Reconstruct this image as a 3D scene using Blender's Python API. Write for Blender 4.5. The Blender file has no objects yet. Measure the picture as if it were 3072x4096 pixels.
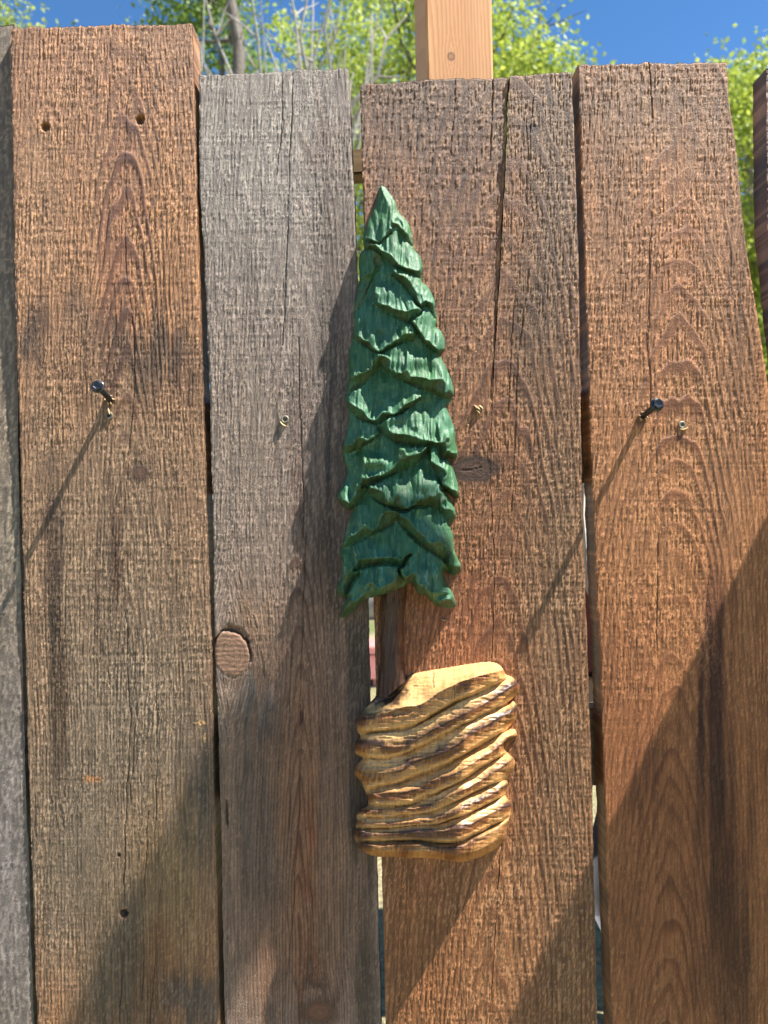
import bpy, bmesh, math, random
import numpy as np
from mathutils import Vector, Matrix

# ------------------------------------------------------------------ camera
S = 0.00035            # metres per photo pixel on the fence face
D = 1.0787             # camera to fence face
HC = 1.15              # camera height
SR = -0.0255           # roll (sin)
CR = math.sqrt(1 - SR * SR)
scene = bpy.context.scene
cam_d = bpy.data.cameras.new("camera")
cam = bpy.data.objects.new("camera", cam_d)
scene.collection.objects.link(cam)
scene.camera = cam
cam.matrix_world = Matrix(((CR, -SR, 0, 0), (0, 0, -1, -D), (SR, CR, 0, HC), (0, 0, 0, 1)))
cam_d.sensor_fit = 'HORIZONTAL'
cam_d.sensor_width = 36.0
cam_d.lens = 36.0 * D / (3072 * S)
cam_d.clip_start = 0.02
cam_d.clip_end = 2000
cam_d.dof.use_dof = True
cam_d.dof.focus_distance = D - 0.01
cam_d.dof.aperture_fstop = 7.5

# ------------------------------------------------------------------ light
LDIR = Vector((-0.545, 0.175, -1.0)).normalized()      # travel direction of sunlight
world = bpy.data.worlds.new("World")
scene.world = world
world.use_nodes = True
wn = world.node_tree.nodes
wl = world.node_tree.links
sky = wn.new('ShaderNodeTexSky')
sky.sky_type = 'NISHITA'
sky.sun_disc = False
sky.sun_elevation = math.asin(-LDIR.z)
sky.sun_rotation = math.atan2(-LDIR.x, -LDIR.y)
sky.altitude = 1500
sky.air_density = 1.0
sky.dust_density = 0.0
sky.ozone_density = 2.0
bg = wn['Background']
bg.inputs['Strength'].default_value = 0.072
hs = wn.new('ShaderNodeHueSaturation')
hs.inputs['Saturation'].default_value = 1.22
wl.new(sky.outputs[0], hs.inputs['Color'])
wl.new(hs.outputs[0], bg.inputs[0])
sun_d = bpy.data.lights.new("sun", 'SUN')
sun_d.energy = 5.0
sun_d.angle = math.radians(0.55)
sun_d.color = (1.0, 0.95, 0.87)
sun = bpy.data.objects.new("sun", sun_d)
scene.collection.objects.link(sun)
sun.rotation_euler = LDIR.to_track_quat('-Z', 'Y').to_euler()
sun.location = (3, -2, 6)
scene.view_settings.view_transform = 'Standard'
scene.view_settings.look = 'None'
scene.view_settings.gamma = 1.0
scene.view_settings.use_curve_mapping = False
scene.view_settings.exposure = 1.6

COL = scene.collection
rng = np.random.default_rng(7)
random.seed(7)


# ------------------------------------------------------------------ helpers
def W(px, py, h=0.0):
    """photo pixel -> world x, z on the plane h metres in front of the fence face"""
    k = S * (D - h) / D
    u = (np.asarray(px, float) - 1536.0) * k
    v = -(np.asarray(py, float) - 2048.0) * k
    return CR * u - SR * v, SR * u + CR * v + HC


def PX(x, z):
    """fence-plane world position -> photo pixel"""
    z = z - HC
    u = CR * x + SR * z
    v = -SR * x + CR * z
    return u / S + 1536.0, -v / S + 2048.0


def _hash(ix, iy, seed):
    n = (ix.astype(np.int64) * 374761393 + iy.astype(np.int64) * 668265263 + seed * 974634777) & 0xFFFFFFFF
    n = ((n ^ (n >> 13)) * 1274126177) & 0xFFFFFFFF
    n = n ^ (n >> 16)
    return n.astype(np.float64) / 4294967295.0


def vn(x, y, seed=0):
    x, y = np.broadcast_arrays(np.asarray(x, float), np.asarray(y, float))
    ix = np.floor(x); iy = np.floor(y)
    fx = x - ix; fy = y - iy
    ux = fx * fx * (3 - 2 * fx); uy = fy * fy * (3 - 2 * fy)
    a = _hash(ix, iy, seed); b = _hash(ix + 1, iy, seed)
    c = _hash(ix, iy + 1, seed); d = _hash(ix + 1, iy + 1, seed)
    return (a + (b - a) * ux + (c - a) * uy + (a - b - c + d) * ux * uy) * 2 - 1


def fbm(x, y, seed=0, o=3):
    r = 0; a = 1.0; t = 0
    for k in range(o):
        r = r + a * vn(x * 2 ** k, y * 2 ** k, seed + 31 * k); t += a; a *= 0.5
    return r / t


def ss(a, b, x):
    t = np.clip((x - a) / (b - a), 0, 1)
    return t * t * (3 - 2 * t)


def lin(c):
    c = np.asarray(c, float) / 255.0
    return np.where(c <= 0.04045, c / 12.92, ((c + 0.055) / 1.055) ** 2.4)


def polydist(px, py, pts, closed=False):
    pts = list(pts)
    if closed:
        pts = pts + [pts[0]]
    d = np.full(px.shape, 1e9)
    for (x0, y0), (x1, y1) in zip(pts[:-1], pts[1:]):
        dx, dy = x1 - x0, y1 - y0
        t = np.clip(((px - x0) * dx + (py - y0) * dy) / (dx * dx + dy * dy + 1e-9), 0, 1)
        d = np.minimum(d, np.hypot(px - x0 - t * dx, py - y0 - t * dy))
    return d


def inside(px, py, pts):
    r = np.zeros(px.shape, bool)
    n = len(pts)
    for i in range(n):
        x0, y0 = pts[i]; x1, y1 = pts[(i + 1) % n]
        if y0 == y1:
            continue
        c = ((y0 > py) != (y1 > py)) & (px < (x1 - x0) * (py - y0) / (y1 - y0) + x0)
        r ^= c
    return r


def smoothline(pts, n=6):
    """Catmull-Rom resample"""
    p = np.array(pts, float)
    q = np.vstack([2 * p[0] - p[1], p, 2 * p[-1] - p[-2]])
    out = []
    for i in range(1, len(q) - 2):
        for t in np.linspace(0, 1, n, endpoint=False):
            a, b, c, d = q[i - 1], q[i], q[i + 1], q[i + 2]
            out.append(0.5 * (2 * b + (c - a) * t + (2 * a - 5 * b + 4 * c - d) * t * t + (3 * b - a - 3 * c + d) * t ** 3))
    out.append(p[-1])
    return np.array(out)


def mesh_np(name, verts, quads=None, tris=None, cols=None, mat=None, smooth=True, parent=None):
    me = bpy.data.meshes.new(name)
    verts = np.asarray(verts, np.float32)
    if parent is not None:
        verts = verts - np.array(parent.location, np.float32)
    nq = 0 if quads is None else len(quads)
    nt = 0 if tris is None else len(tris)
    me.vertices.add(len(verts))
    me.vertices.foreach_set('co', verts.ravel())
    me.loops.add(nq * 4 + nt * 3)
    idx = []
    if nq: idx.append(np.asarray(quads, np.int32).ravel())
    if nt: idx.append(np.asarray(tris, np.int32).ravel())
    me.loops.foreach_set('vertex_index', np.concatenate(idx))
    me.polygons.add(nq + nt)
    st = np.concatenate([np.arange(nq) * 4, nq * 4 + np.arange(nt) * 3]).astype(np.int32)
    me.polygons.foreach_set('loop_start', st)
    me.polygons.foreach_set('use_smooth', np.full(nq + nt, smooth, bool))
    me.update(calc_edges=True)
    if cols is not None:
        a = me.color_attributes.new('Col', 'FLOAT_COLOR', 'POINT')
        c = np.ones((len(verts), 4), np.float32)
        c[:, :3] = np.clip(cols, 0, 1)
        a.data.foreach_set('color', c.ravel())
    if mat: me.materials.append(mat)
    o = bpy.data.objects.new(name, me)
    COL.objects.link(o)
    if parent is not None: o.parent = parent
    return o


def tag(o, label=None, cat=None, group=None, kind=None):
    if label: o['label'] = label
    if cat: o['category'] = cat
    if group: o['group'] = group
    if kind: o['kind'] = kind
    return o


def empty(name, loc=(0, 0, 0)):
    o = bpy.data.objects.new(name, None)
    o.empty_display_size = 0.05
    COL.objects.link(o)
    o.location = loc
    return o


def bm_obj(name, bm, mat, parent=None, smooth=False):
    me = bpy.data.meshes.new(name)
    if parent is not None:
        bmesh.ops.translate(bm, verts=bm.verts, vec=-Vector(parent.location))
    bmesh.ops.recalc_face_normals(bm, faces=bm.faces)
    bm.to_mesh(me); bm.free()
    if smooth:
        for p in me.polygons: p.use_smooth = True
    me.materials.append(mat)
    o = bpy.data.objects.new(name, me)
    COL.objects.link(o)
    if parent is not None: o.parent = parent
    return o


# ------------------------------------------------------------------ materials
def newmat(name):
    m = bpy.data.materials.new(name)
    m.use_nodes = True
    return m, m.node_tree.nodes, m.node_tree.links, m.node_tree.nodes['Principled BSDF']


def attr_mat(name, rough=0.7, spec=0.3, scale=(1200, 1200, 260), bump=0.25, dist=0.0006, var=0.35, detail=3.0, rvar=0.0):
    """colour from the grown grain attribute, fine fibre relief and tone from noise"""
    m, n, l, b = newmat(name)
    at = n.new('ShaderNodeAttribute'); at.attribute_name = 'Col'
    tc = n.new('ShaderNodeTexCoord')
    mp = n.new('ShaderNodeMapping'); mp.inputs['Scale'].default_value = scale
    l.new(tc.outputs['Object'], mp.inputs[0])
    nz = n.new('ShaderNodeTexNoise'); nz.inputs['Scale'].default_value = 1.0
    nz.inputs['Detail'].default_value = detail; nz.inputs['Roughness'].default_value = 0.6
    l.new(mp.outputs[0], nz.inputs['Vector'])
    mr = n.new('ShaderNodeMapRange')
    mr.inputs['From Min'].default_value = 0.3; mr.inputs['From Max'].default_value = 0.7
    mr.inputs['To Min'].default_value = 1 - var; mr.inputs['To Max'].default_value = 1 + var
    l.new(nz.outputs['Fac'], mr.inputs['Value'])
    mx = n.new('ShaderNodeVectorMath'); mx.operation = 'SCALE'
    l.new(at.outputs['Color'], mx.inputs[0]); l.new(mr.outputs[0], mx.inputs['Scale'])
    l.new(mx.outputs[0], b.inputs['Base Color'])
    bp = n.new('ShaderNodeBump'); bp.inputs['Strength'].default_value = bump; bp.inputs['Distance'].default_value = dist
    l.new(nz.outputs['Fac'], bp.inputs['Height']); l.new(bp.outputs[0], b.inputs['Normal'])
    b.inputs['Roughness'].default_value = rough
    b.inputs['Specular IOR Level'].default_value = spec
    if rvar:
        r2 = n.new('ShaderNodeMapRange')
        r2.inputs['From Min'].default_value = 0.35; r2.inputs['From Max'].default_value = 0.65
        r2.inputs['To Min'].default_value = rough - rvar; r2.inputs['To Max'].default_value = rough + rvar
        l.new(nz.outputs['Fac'], r2.inputs['Value']); l.new(r2.outputs[0], b.inputs['Roughness'])
    return m


def plain_mat(name, c0, c1, scale=40, rough=0.7, metal=0.0, spec=0.4, bump=0.2, stretch=(1, 1, 1), dist=0.002):
    m, n, l, b = newmat(name)
    tc = n.new('ShaderNodeTexCoord')
    mp = n.new('ShaderNodeMapping'); mp.inputs['Scale'].default_value = stretch
    l.new(tc.outputs['Object'], mp.inputs[0])
    nz = n.new('ShaderNodeTexNoise'); nz.inputs['Scale'].default_value = scale; nz.inputs['Detail'].default_value = 5
    l.new(mp.outputs[0], nz.inputs['Vector'])
    cr = n.new('ShaderNodeValToRGB')
    cr.color_ramp.elements[0].position = 0.3; cr.color_ramp.elements[1].position = 0.7
    cr.color_ramp.elements[0].color = (*c0, 1); cr.color_ramp.elements[1].color = (*c1, 1)
    l.new(nz.outputs['Fac'], cr.inputs[0]); l.new(cr.outputs[0], b.inputs['Base Color'])
    bp = n.new('ShaderNodeBump'); bp.inputs['Strength'].default_value = bump; bp.inputs['Distance'].default_value = dist
    l.new(nz.outputs['Fac'], bp.inputs['Height']); l.new(bp.outputs[0], b.inputs['Normal'])
    b.inputs['Roughness'].default_value = rough; b.inputs['Metallic'].default_value = metal
    b.inputs['Specular IOR Level'].default_value = spec
    return m


M_WOOD = attr_mat('weathered_wood', rough=0.5, spec=0.5, scale=(1300, 800, 420), bump=1.0, dist=0.0016, var=0.25)
M_PAINT = attr_mat('green_painted_wood', rough=0.52, spec=0.4, scale=(700, 900, 260), bump=0.5, dist=0.0014, var=0.3, rvar=0.14)
M_CARVE = attr_mat('torched_carved_wood', rough=0.45, spec=0.45, scale=(300, 900, 900), bump=0.25, dist=0.0008, var=0.2, rvar=0.12)
M_TRUNK = attr_mat('stained_trunk_wood', rough=0.5, spec=0.4, scale=(900, 900, 150), bump=0.4, dist=0.001, var=0.25)
M_POST = attr_mat('new_planed_wood', rough=0.6, spec=0.3, scale=(600, 600, 40), bump=0.08, dist=0.0004, var=0.06)
M_STEEL = plain_mat('black_oxide_steel', (0.03, 0.032, 0.036), (0.10, 0.105, 0.115), scale=300, rough=0.33, metal=0.8, bump=0.12, dist=0.0006)
M_ZINC = plain_mat('tan_coated_screw', (0.14, 0.12, 0.085), (0.24, 0.21, 0.15), scale=500, rough=0.5, metal=0.35, bump=0.1, dist=0.0004)
M_DARK = plain_mat('dark_recess', (0.015, 0.012, 0.01), (0.03, 0.025, 0.02), scale=400, rough=0.9)
M_CHIP = plain_mat('fresh_splinter', (0.42, 0.30, 0.15), (0.62, 0.50, 0.30), scale=400, rough=0.8)
M_RAIL = plain_mat('rail_wood', (0.16, 0.10, 0.05), (0.30, 0.20, 0.10), scale=30, rough=0.8, stretch=(0.3, 4, 4))
M_SIDE = plain_mat('brown_caster_wood', (0.10, 0.065, 0.04), (0.22, 0.15, 0.09), scale=60, rough=.8, stretch=(2, 2, 0.06), bump=.5, dist=.003)
M_BARK = plain_mat('bark', (0.09, 0.075, 0.06), (0.19, 0.165, 0.14), scale=14, rough=0.95, bump=0.6, dist=0.02, stretch=(3, 3, 0.7))
M_GREYBARK = plain_mat('grey_bark', (0.22, 0.20, 0.18), (0.40, 0.37, 0.33), scale=20, rough=0.95, bump=0.4, dist=0.01)


def leaf_mat():
    m, n, l, b = newmat('spring_leaf')
    at = n.new('ShaderNodeAttribute'); at.attribute_name = 'Col'
    l.new(at.outputs['Color'], b.inputs['Base Color'])
    b.inputs['Roughness'].default_value = 0.5
    tr = n.new('ShaderNodeBsdfTranslucent')
    l.new(at.outputs['Color'], tr.inputs['Color'])
    mx = n.new('ShaderNodeMixShader'); mx.inputs[0].default_value = 0.45
    l.new(b.outputs[0], mx.inputs[1]); l.new(tr.outputs[0], mx.inputs[2])
    l.new(mx.outputs[0], n['Material Output'].inputs['Surface'])
    return m


M_LEAF = leaf_mat()


def ground_mat():
    m, n, l, b = newmat('dry_grass_ground')
    tc = n.new('ShaderNodeTexCoord')
    a = n.new('ShaderNodeTexNoise'); a.inputs['Scale'].default_value = 1.3; a.inputs['Detail'].default_value = 6
    c = n.new('ShaderNodeTexNoise'); c.inputs['Scale'].default_value = 45; c.inputs['Detail'].default_value = 5
    l.new(tc.outputs['Object'], a.inputs['Vector']); l.new(tc.outputs['Object'], c.inputs['Vector'])
    r = n.new('ShaderNodeValToRGB')
    r.color_ramp.elements[0].position = 0.35; r.color_ramp.elements[0].color = (0.11, 0.125, 0.04, 1)
    r.color_ramp.elements[1].position = 0.6; r.color_ramp.elements[1].color = (0.25, 0.205, 0.115, 1)
    l.new(a.outputs['Fac'], r.inputs[0])
    r2 = n.new('ShaderNodeMapRange'); r2.inputs['From Min'].default_value = 0.3; r2.inputs['From Max'].default_value = 0.7
    r2.inputs['To Min'].default_value = 0.6; r2.inputs['To Max'].default_value = 1.35
    l.new(c.outputs['Fac'], r2.inputs['Value'])
    v = n.new('ShaderNodeVectorMath'); v.operation = 'SCALE'
    l.new(r.outputs[0], v.inputs[0]); l.new(r2.outputs[0], v.inputs['Scale'])
    l.new(v.outputs[0], b.inputs['Base Color'])
    bp = n.new('ShaderNodeBump'); bp.inputs['Strength'].default_value = 0.8; bp.inputs['Distance'].default_value = 0.03
    l.new(c.outputs['Fac'], bp.inputs['Height']); l.new(bp.outputs[0], b.inputs['Normal'])
    b.inputs['Roughness'].default_value = 0.95
    return m


# ------------------------------------------------------------------ ground
def build_ground():
    n = 60
    g = np.sign(np.linspace(-1, 1, n)) * np.abs(np.linspace(-1, 1, n)) ** 3 * 600
    X, Y = np.meshgrid(g, g)
    r = np.hypot(X, Y)
    Z = 0.012 * vn(X * 0.8, Y * 0.8, 3) * ss(1.0, 4, r) + 1.2 * vn(X / 60, Y / 60, 4) * ss(30, 120, r)
    v = np.stack([X, Y, Z], -1).reshape(-1, 3)
    i = np.arange(n * n).reshape(n, n)
    q = np.stack([i[:-1, :-1], i[:-1, 1:], i[1:, 1:], i[1:, :-1]], -1).reshape(-1, 4)
    tag(mesh_np('ground', v, q, mat=ground_mat()), kind='structure')


build_ground()

# ------------------------------------------------------------------ fence planks
fence = empty('plank_fence', (0.0, 0.02, 0.0))
tag(fence, 'weathered rough-sawn upright plank fence filling the picture', 'fence')


def grain(P, px, py, seed):
    """returns relief in mm and linear colour for photo-pixel positions on a plank"""
    X = px * S * 1000.0
    Z = -(py) * S * 1000.0
    # gentle wander of the grain
    wx = 5.0 * vn(X / 60, Z / 260, seed) + 2.2 * vn(X / 22, Z / 120, seed + 1) + 0.7 * vn(X / 6, Z / 40, seed + 2)
    Xw = X + wx
    Zw = Z + 10 * vn(X / 45, Z / 90, seed + 3) + 3 * vn(X / 12, Z / 30, seed + 4)
    # knots push the grain aside
    knotm = np.zeros_like(X); kr = np.full_like(X, 9.0)
    for (kx, ky, ra, rb, pull) in P.get('knots', ()):
        dx = (px - kx) / ra; dy = (py - ky) / rb
        r = np.hypot(dx, dy) + 0.12 * vn(px / 25, py / 25, seed + 9)
        rr = np.hypot((px - kx) / (ra * 2.6), (py - ky) / (rb * 3.2))
        Xw = Xw - np.sign(px - kx) * pull * np.exp(-rr * rr) * np.exp(-np.abs(dx) * .25)
        kr = np.where(r < kr, r, kr)
        knotm = np.maximum(knotm, 1 - ss(0.85, 1.1, r))
    for (kx, ky, ra, rb, pull) in P.get('bends', ()):
        rr = np.hypot((px - kx) / ra, (py - ky) / rb)
        Xw = Xw - np.sign(px - kx) * pull * np.exp(-rr * rr)
    ring = None
    for (xc, yref, d0, k, lam, sl) in P['pith']:
        cx = (xc + (py - yref) * sl) * S * 1000.0
        zr = -yref * S * 1000.0
        d = d0 + k * (Zw - zr)
        R = np.sqrt((Xw - cx) ** 2 + np.maximum(d, 3.0) ** 2)
        ring = R / lam if ring is None else np.minimum(ring, R / lam)
    ring = ring + 0.25 * vn(X / 14, Z / 60, seed + 5)
    f = ring - np.floor(ring)
    late = ss(0.45, 0.9, f) * (1 - ss(0.93, 1.0, f))
    late = late * (0.7 + 0.3 * vn(np.floor(ring) * 1.7, 0.3 + np.floor(ring), seed + 6))
    ringamp = P.get('ring', 1.0) * (0.75 + 0.35 * fbm(X / 70, Z / 200, seed + 7))
    if 'rz' in P:
        rm = np.full_like(X, P['rz'][0])
        for (sx, sy, rx, ry, w) in P['rz'][1]:
            rm = np.maximum(rm, w * np.exp(-np.abs((px + 30 * vn(X / 20, Z / 60, seed + 51) - sx) / rx) ** 3 - np.abs((py + 60 * vn(X / 20, Z / 60, seed + 52) - sy) / ry) ** 3))
        ringamp = ringamp * rm
    # rough-sawn fuzz : torn fibres, longer than wide
    warp = 1.2 * vn(X / 5, Z / 14, seed + 20)
    f1 = vn((Xw + .5 * warp - .18 * Zw) / 1.3, Zw / 5.2, seed + 10)
    f2 = vn((Xw + .5 * warp) / 2.1, Zw / 8.5, seed + 11)
    row = vn((Xw + .3 * warp) / 1.25, Zw / 24, seed + 47)
    line = vn(X / 70, Z / 1.7, seed + 49)
    f3 = vn((X) / 1.3, Z / 2.3, seed + 12)
    c1 = ss(.02, .50, f1 + .22 * f3 + .38 * row + .10 * line)
    tooth = 0.80 * c1 + 0.42 * row + 0.10 * f3 + 0.02 * line
    saw = vn(X / 90 + 3, Z / 2.6, seed + 13) * 0.6 + vn(X / 60, Z / 7.0, seed + 14) * 0.4
    rough = P.get('fuzz', 1.0) * (0.72 + 0.4 * fbm(X / 40, Z / 60, seed + 15))
    smoothz = np.zeros_like(X)
    for (sx, sy, rx, ry, w) in P.get('smooth', ()):
        smoothz = np.maximum(smoothz, w * np.exp(-((px - sx) / rx) ** 4 - ((py - sy) / ry) ** 4))
    rough = rough * (1 - smoothz)
    relief = 1.05 * tooth * rough * (1 - np.clip(1.1 * late * ringamp, 0, .9)) + 0.36 * saw * rough + 0.95 * late * ringamp * (1 - .6 * smoothz)
    relief += 0.5 * vn(X / 55, Z / 160, seed + 16)          # slight cup and waviness
    # ---------------- colour
    st = 40 * vn(X / 9, Z / 160, seed + 17) + 16 * vn(X / 3.2, Z / 70, seed + 18)
    sy_ = 120 * vn(X / 7, Z / 110, seed + 19) + 40 * vn(X / 15, Z / 25, seed + 21)
    col = np.zeros(X.shape + (3,)) + lin(P['base'])
    for (bx, by, rx, ry, c, w) in P.get('blobs', ()):
        mm = w * np.exp(-(np.abs(px + st - bx) / rx) ** 2.5 - (np.abs(py + sy_ - by) / ry) ** 2.5)
        col = col + (lin(c) - col) * mm[..., None]
    tone = 1 + 0.16 * vn(X / 2.2, Z / 60, seed + 22) + 0.13 * vn(X / 7, Z / 130, seed + 23) + 0.10 * fbm(X / 25, Z / 25, seed + 24)
    col = col * tone[..., None]
    lc = np.clip(late * ringamp * 2.4 * P.get('latecol', 0.6), 0, 1)[..., None]
    col = col * (1 - lc * np.array([0.46, 0.58, 0.64]))
    # dirt and bleaching, plus sunlit tips and shaded pits painted into the colour
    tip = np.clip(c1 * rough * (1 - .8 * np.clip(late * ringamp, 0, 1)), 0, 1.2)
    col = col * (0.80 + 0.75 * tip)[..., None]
    lit_bleach = (tip * (.14 + .14 * vn(X / 30, Z / 60, seed + 48)))[..., None]
    col = col + (lin((200, 180, 156)) - col) * np.clip(lit_bleach, 0, 1)
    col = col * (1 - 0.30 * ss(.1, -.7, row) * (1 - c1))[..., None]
    # knots
    if P.get('knots'):
        kc = 0.55 + 0.25 * np.sin(kr * 16 + 2 * vn(px / 20, py / 20, seed + 25))
        kcol = lin(P.get('knotcol', (100, 70, 52))) * (0.75 + 0.5 * kc[..., None])
        col = col * (1 - knotm[..., None]) + kcol * knotm[..., None]
        relief = relief * (1 - .7 * knotm) + knotm * 0.25 * kc
        halo = np.exp(-((kr - 1.0) / 0.45) ** 2)
        col = col * (1 - 0.38 * halo[..., None])
    # checks (drying cracks)
    for (pts, wmm, dep) in P.get('checks', ()):
        pts = smoothline(pts, 5)
        wob = 5 * vn(px * 0 + 0.5, py / 90, seed + 41) + 2 * vn(px * 0 + .5, py / 25, seed + 42)
        d = polydist(px + wob, py, [tuple(p) for p in pts]) * S * 1000
        ww = wmm * (0.6 + 0.4 * vn(px * 0, py / 60, seed + 43))
        m = (1 - ss(ww * 0.3, ww * 0.3 + 0.75, d)) * np.clip(.75 + .5 * vn(px * 0 + 3, py / 130, seed + 46), .15, 1)
        relief -= min(dep, 2.5) * m
        col = col * (1 - 0.6 * m)[..., None]
    # round holes
    for (hx, hy, r, dep) in P.get('holes', ()):
        rr = np.hypot(px - hx, py - hy) / r + 0.12 * vn(px / 7, py / 7, seed + 44)
        m = 1 - ss(0.85, 1.1, rr)
        relief -= dep * m
        col = col * (1 - 0.45 * m)[..., None]
        rim = np.exp(-((rr - 1.15) / 0.18) ** 2)
        col = col + (lin((190, 140, 85)) - col) * (0.5 * rim)[..., None]
    for fn in P.get('extra', ()):
        relief, col = fn(px, py, relief, col, seed)
    lum = (col @ np.array([.3, .55, .15]))[..., None]
    col = np.maximum(lum + (col - lum) * 0.86, .004)
    return relief, col * np.array([.80, .755, .675]) * P.get('gain', 1.0)


def edge_fn(pts):
    x, z = W([p[0] for p in pts], [p[1] for p in pts])
    o = np.argsort(z)
    return z[o], x[o]


def plank_shell(Le, Re, topL, topR, P, seed, yb, thick, dx, dz, dz_low, zbot=0.02, zfine=0.40, rl=1, rr=1):
    zl, xl = edge_fn(Le); zr, xr = edge_fn(Re)
    _, ztl = W(*topL); _, ztr = W(*topR)
    zt = 0.5 * (ztl + ztr)
    rows = np.concatenate([np.arange(zbot, zfine, dz_low), np.linspace(zfine, zt, int((zt - zfine) / dz))])
    width = float(np.mean(np.interp(rows, zr, xr) - np.interp(rows, zl, xl)))
    ns = max(6, int(width / dx))
    s = np.linspace(0, 1, ns)
    Zr, Sg = np.meshgrid(rows, s, indexing='ij')
    Zg = Zr + ((1 - Sg) * ztl + Sg * ztr - zt) * ss(zt - 0.25, zt, Zr)
    Zg = Zg + (0.0013 * vn(Sg * width / 0.004, Sg * 0, seed + 61) + 0.0016 * vn(Sg * width / 0.03, Sg * 0, seed + 66)) * ss(zt - 0.012, zt, Zr)
    xl_ = np.interp(Zr, zl, xl) + 0.0006 * vn(Zr / 0.02, Zr * 0, seed + 62) + 0.0003 * vn(Zr / 0.005, Zr * 0, seed + 63)
    xr_ = np.interp(Zr, zr, xr) + 0.0006 * vn(Zr / 0.02, Zr * 0 + 9, seed + 64) + 0.0003 * vn(Zr / 0.005, Zr * 0 + 9, seed + 65)
    Xg = xl_ + (xr_ - xl_) * Sg
    px, py = PX(Xg, Zg)
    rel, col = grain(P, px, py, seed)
    de = np.minimum(np.minimum(Xg - xl_ + (1 - rl), xr_ - Xg + (1 - rr)), zt - Zr + 0.0004) * 1000
    rnd = 1.1 * (1 - ss(0, 2.4, de)) ** 2
    yf = yb(Xg, Zg)
    Y = yf - rel / 1000 + rnd / 1000
    nr = len(rows)
    V = np.stack([Xg, Y, Zg], -1).reshape(-1, 3)
    C = col.reshape(-1, 3)
    I = np.arange(nr * ns).reshape(nr, ns)
    Q = [np.stack([I[:-1, :-1], I[:-1, 1:], I[1:, 1:], I[1:, :-1]], -1).reshape(-1, 4)]
    base = nr * ns
    # side walls and back, with three steps in depth
    steps = [0.004, 0.02, thick]
    def wall(ix, flip, shear=0.0):
        nonlocal base, V, C
        prev = ix
        for t in steps:
            p = V[ix].copy()
            p[:, 1] = yf.reshape(-1)[ix] + t
            p[:, 0] += 0.0004 * vn(p[:, 2] / 0.006 + t * 500, p[:, 2] * 0, seed + 71) + shear * t
            c = C[ix] * (1.0 + 0.15 * vn(p[:, 2] / 0.01, p[:, 0] / 0.01 + t * 100, seed + 72))[:, None]
            new = np.arange(base, base + len(ix)); base += len(ix)
            V = np.vstack([V, p]); C = np.vstack([C, c])
            a, b, c2, d = prev[:-1], prev[1:], new[1:], new[:-1]
            Q.append(np.stack([a, b, c2, d] if flip else [d, c2, b, a], -1))
            prev = new
        return prev
    bl = wall(I[:, 0], False, 0.0 if rl else 0.165)
    br = wall(I[:, -1], True, 0.0 if rr else 0.165)
    bt = wall(I[-1, :], False)
    Q.append(np.stack([br[:-1], bl[:-1], bl[1:], br[1:]], -1))
    return V, np.concatenate(Q), C


def plank(shells, name='plank', label=None):
    Vs, Qs, Cs = [], [], []; off = 0
    for V, Q, C in shells:
        Vs.append(V); Qs.append(Q + off); Cs.append(C); off += len(V)
    o = mesh_np(name, np.vstack(Vs), np.vstack(Qs), cols=np.vstack(Cs), mat=M_WOOD, parent=fence)
    if label: o['label'] = label
    return o


FX, FZ = 0.00105, 0.0015
B0L = [(-640, 75), (-560, 4096)]
B0R = [(38, 75), (48, 1024), (69, 2048), (95, 3070), (130, 4096)]
B1L = [(42, 111), (58, 1020), (86, 2046), (114, 3070), (148, 4090)]
B1R = [(769, 92), (776, 300), (784, 640), (796, 1024), (815, 1672), (826, 2046), (846, 2604), (854, 3067), (880, 4090)]
B2L = [(795, 296), (797, 760), (816, 1024), (838, 1580), (850, 2046), (858, 2604), (871, 2881), (877, 3067), (898, 4090)]
B2R = [(1395, 268), (1400, 408), (1409, 634), (1416, 750), (1471, 2393), (1480, 2800), (1507, 3424), (1513, 3653), (1525, 4096)]
B3L = [(1440, 334), (1446, 589), (1452, 750), (1494, 2393), (1506, 2800), (1527, 3424), (1532, 3653), (1544, 4096)]
CRK = [(2032, 305), (2027, 440), (2022, 600), (2012, 800), (1996, 1100), (1972, 1500), (1962, 1900), (1980, 2250), (1968, 2640), (2010, 3300), (1990, 3600), (1960, 4096)]
B3R = [(2286, 294), (2312, 1020), (2323, 1672), (2329, 2000), (2337, 2225), (2357, 2754), (2366, 3050), (2373, 3347), (2383, 3793), (2389, 4096)]
B4L = [(2312, 255), (2338, 1020), (2369, 1900), (2382, 2266), (2404, 2714), (2412, 3000), (2424, 3396), (2449, 4096)]
B4R = [(2906, 250), (2918, 400), (2943, 556), (2966, 800), (2990, 1019), (3030, 1250), (3075, 1560), (3110, 2000), (3130, 2600), (3150, 4096)]


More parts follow.
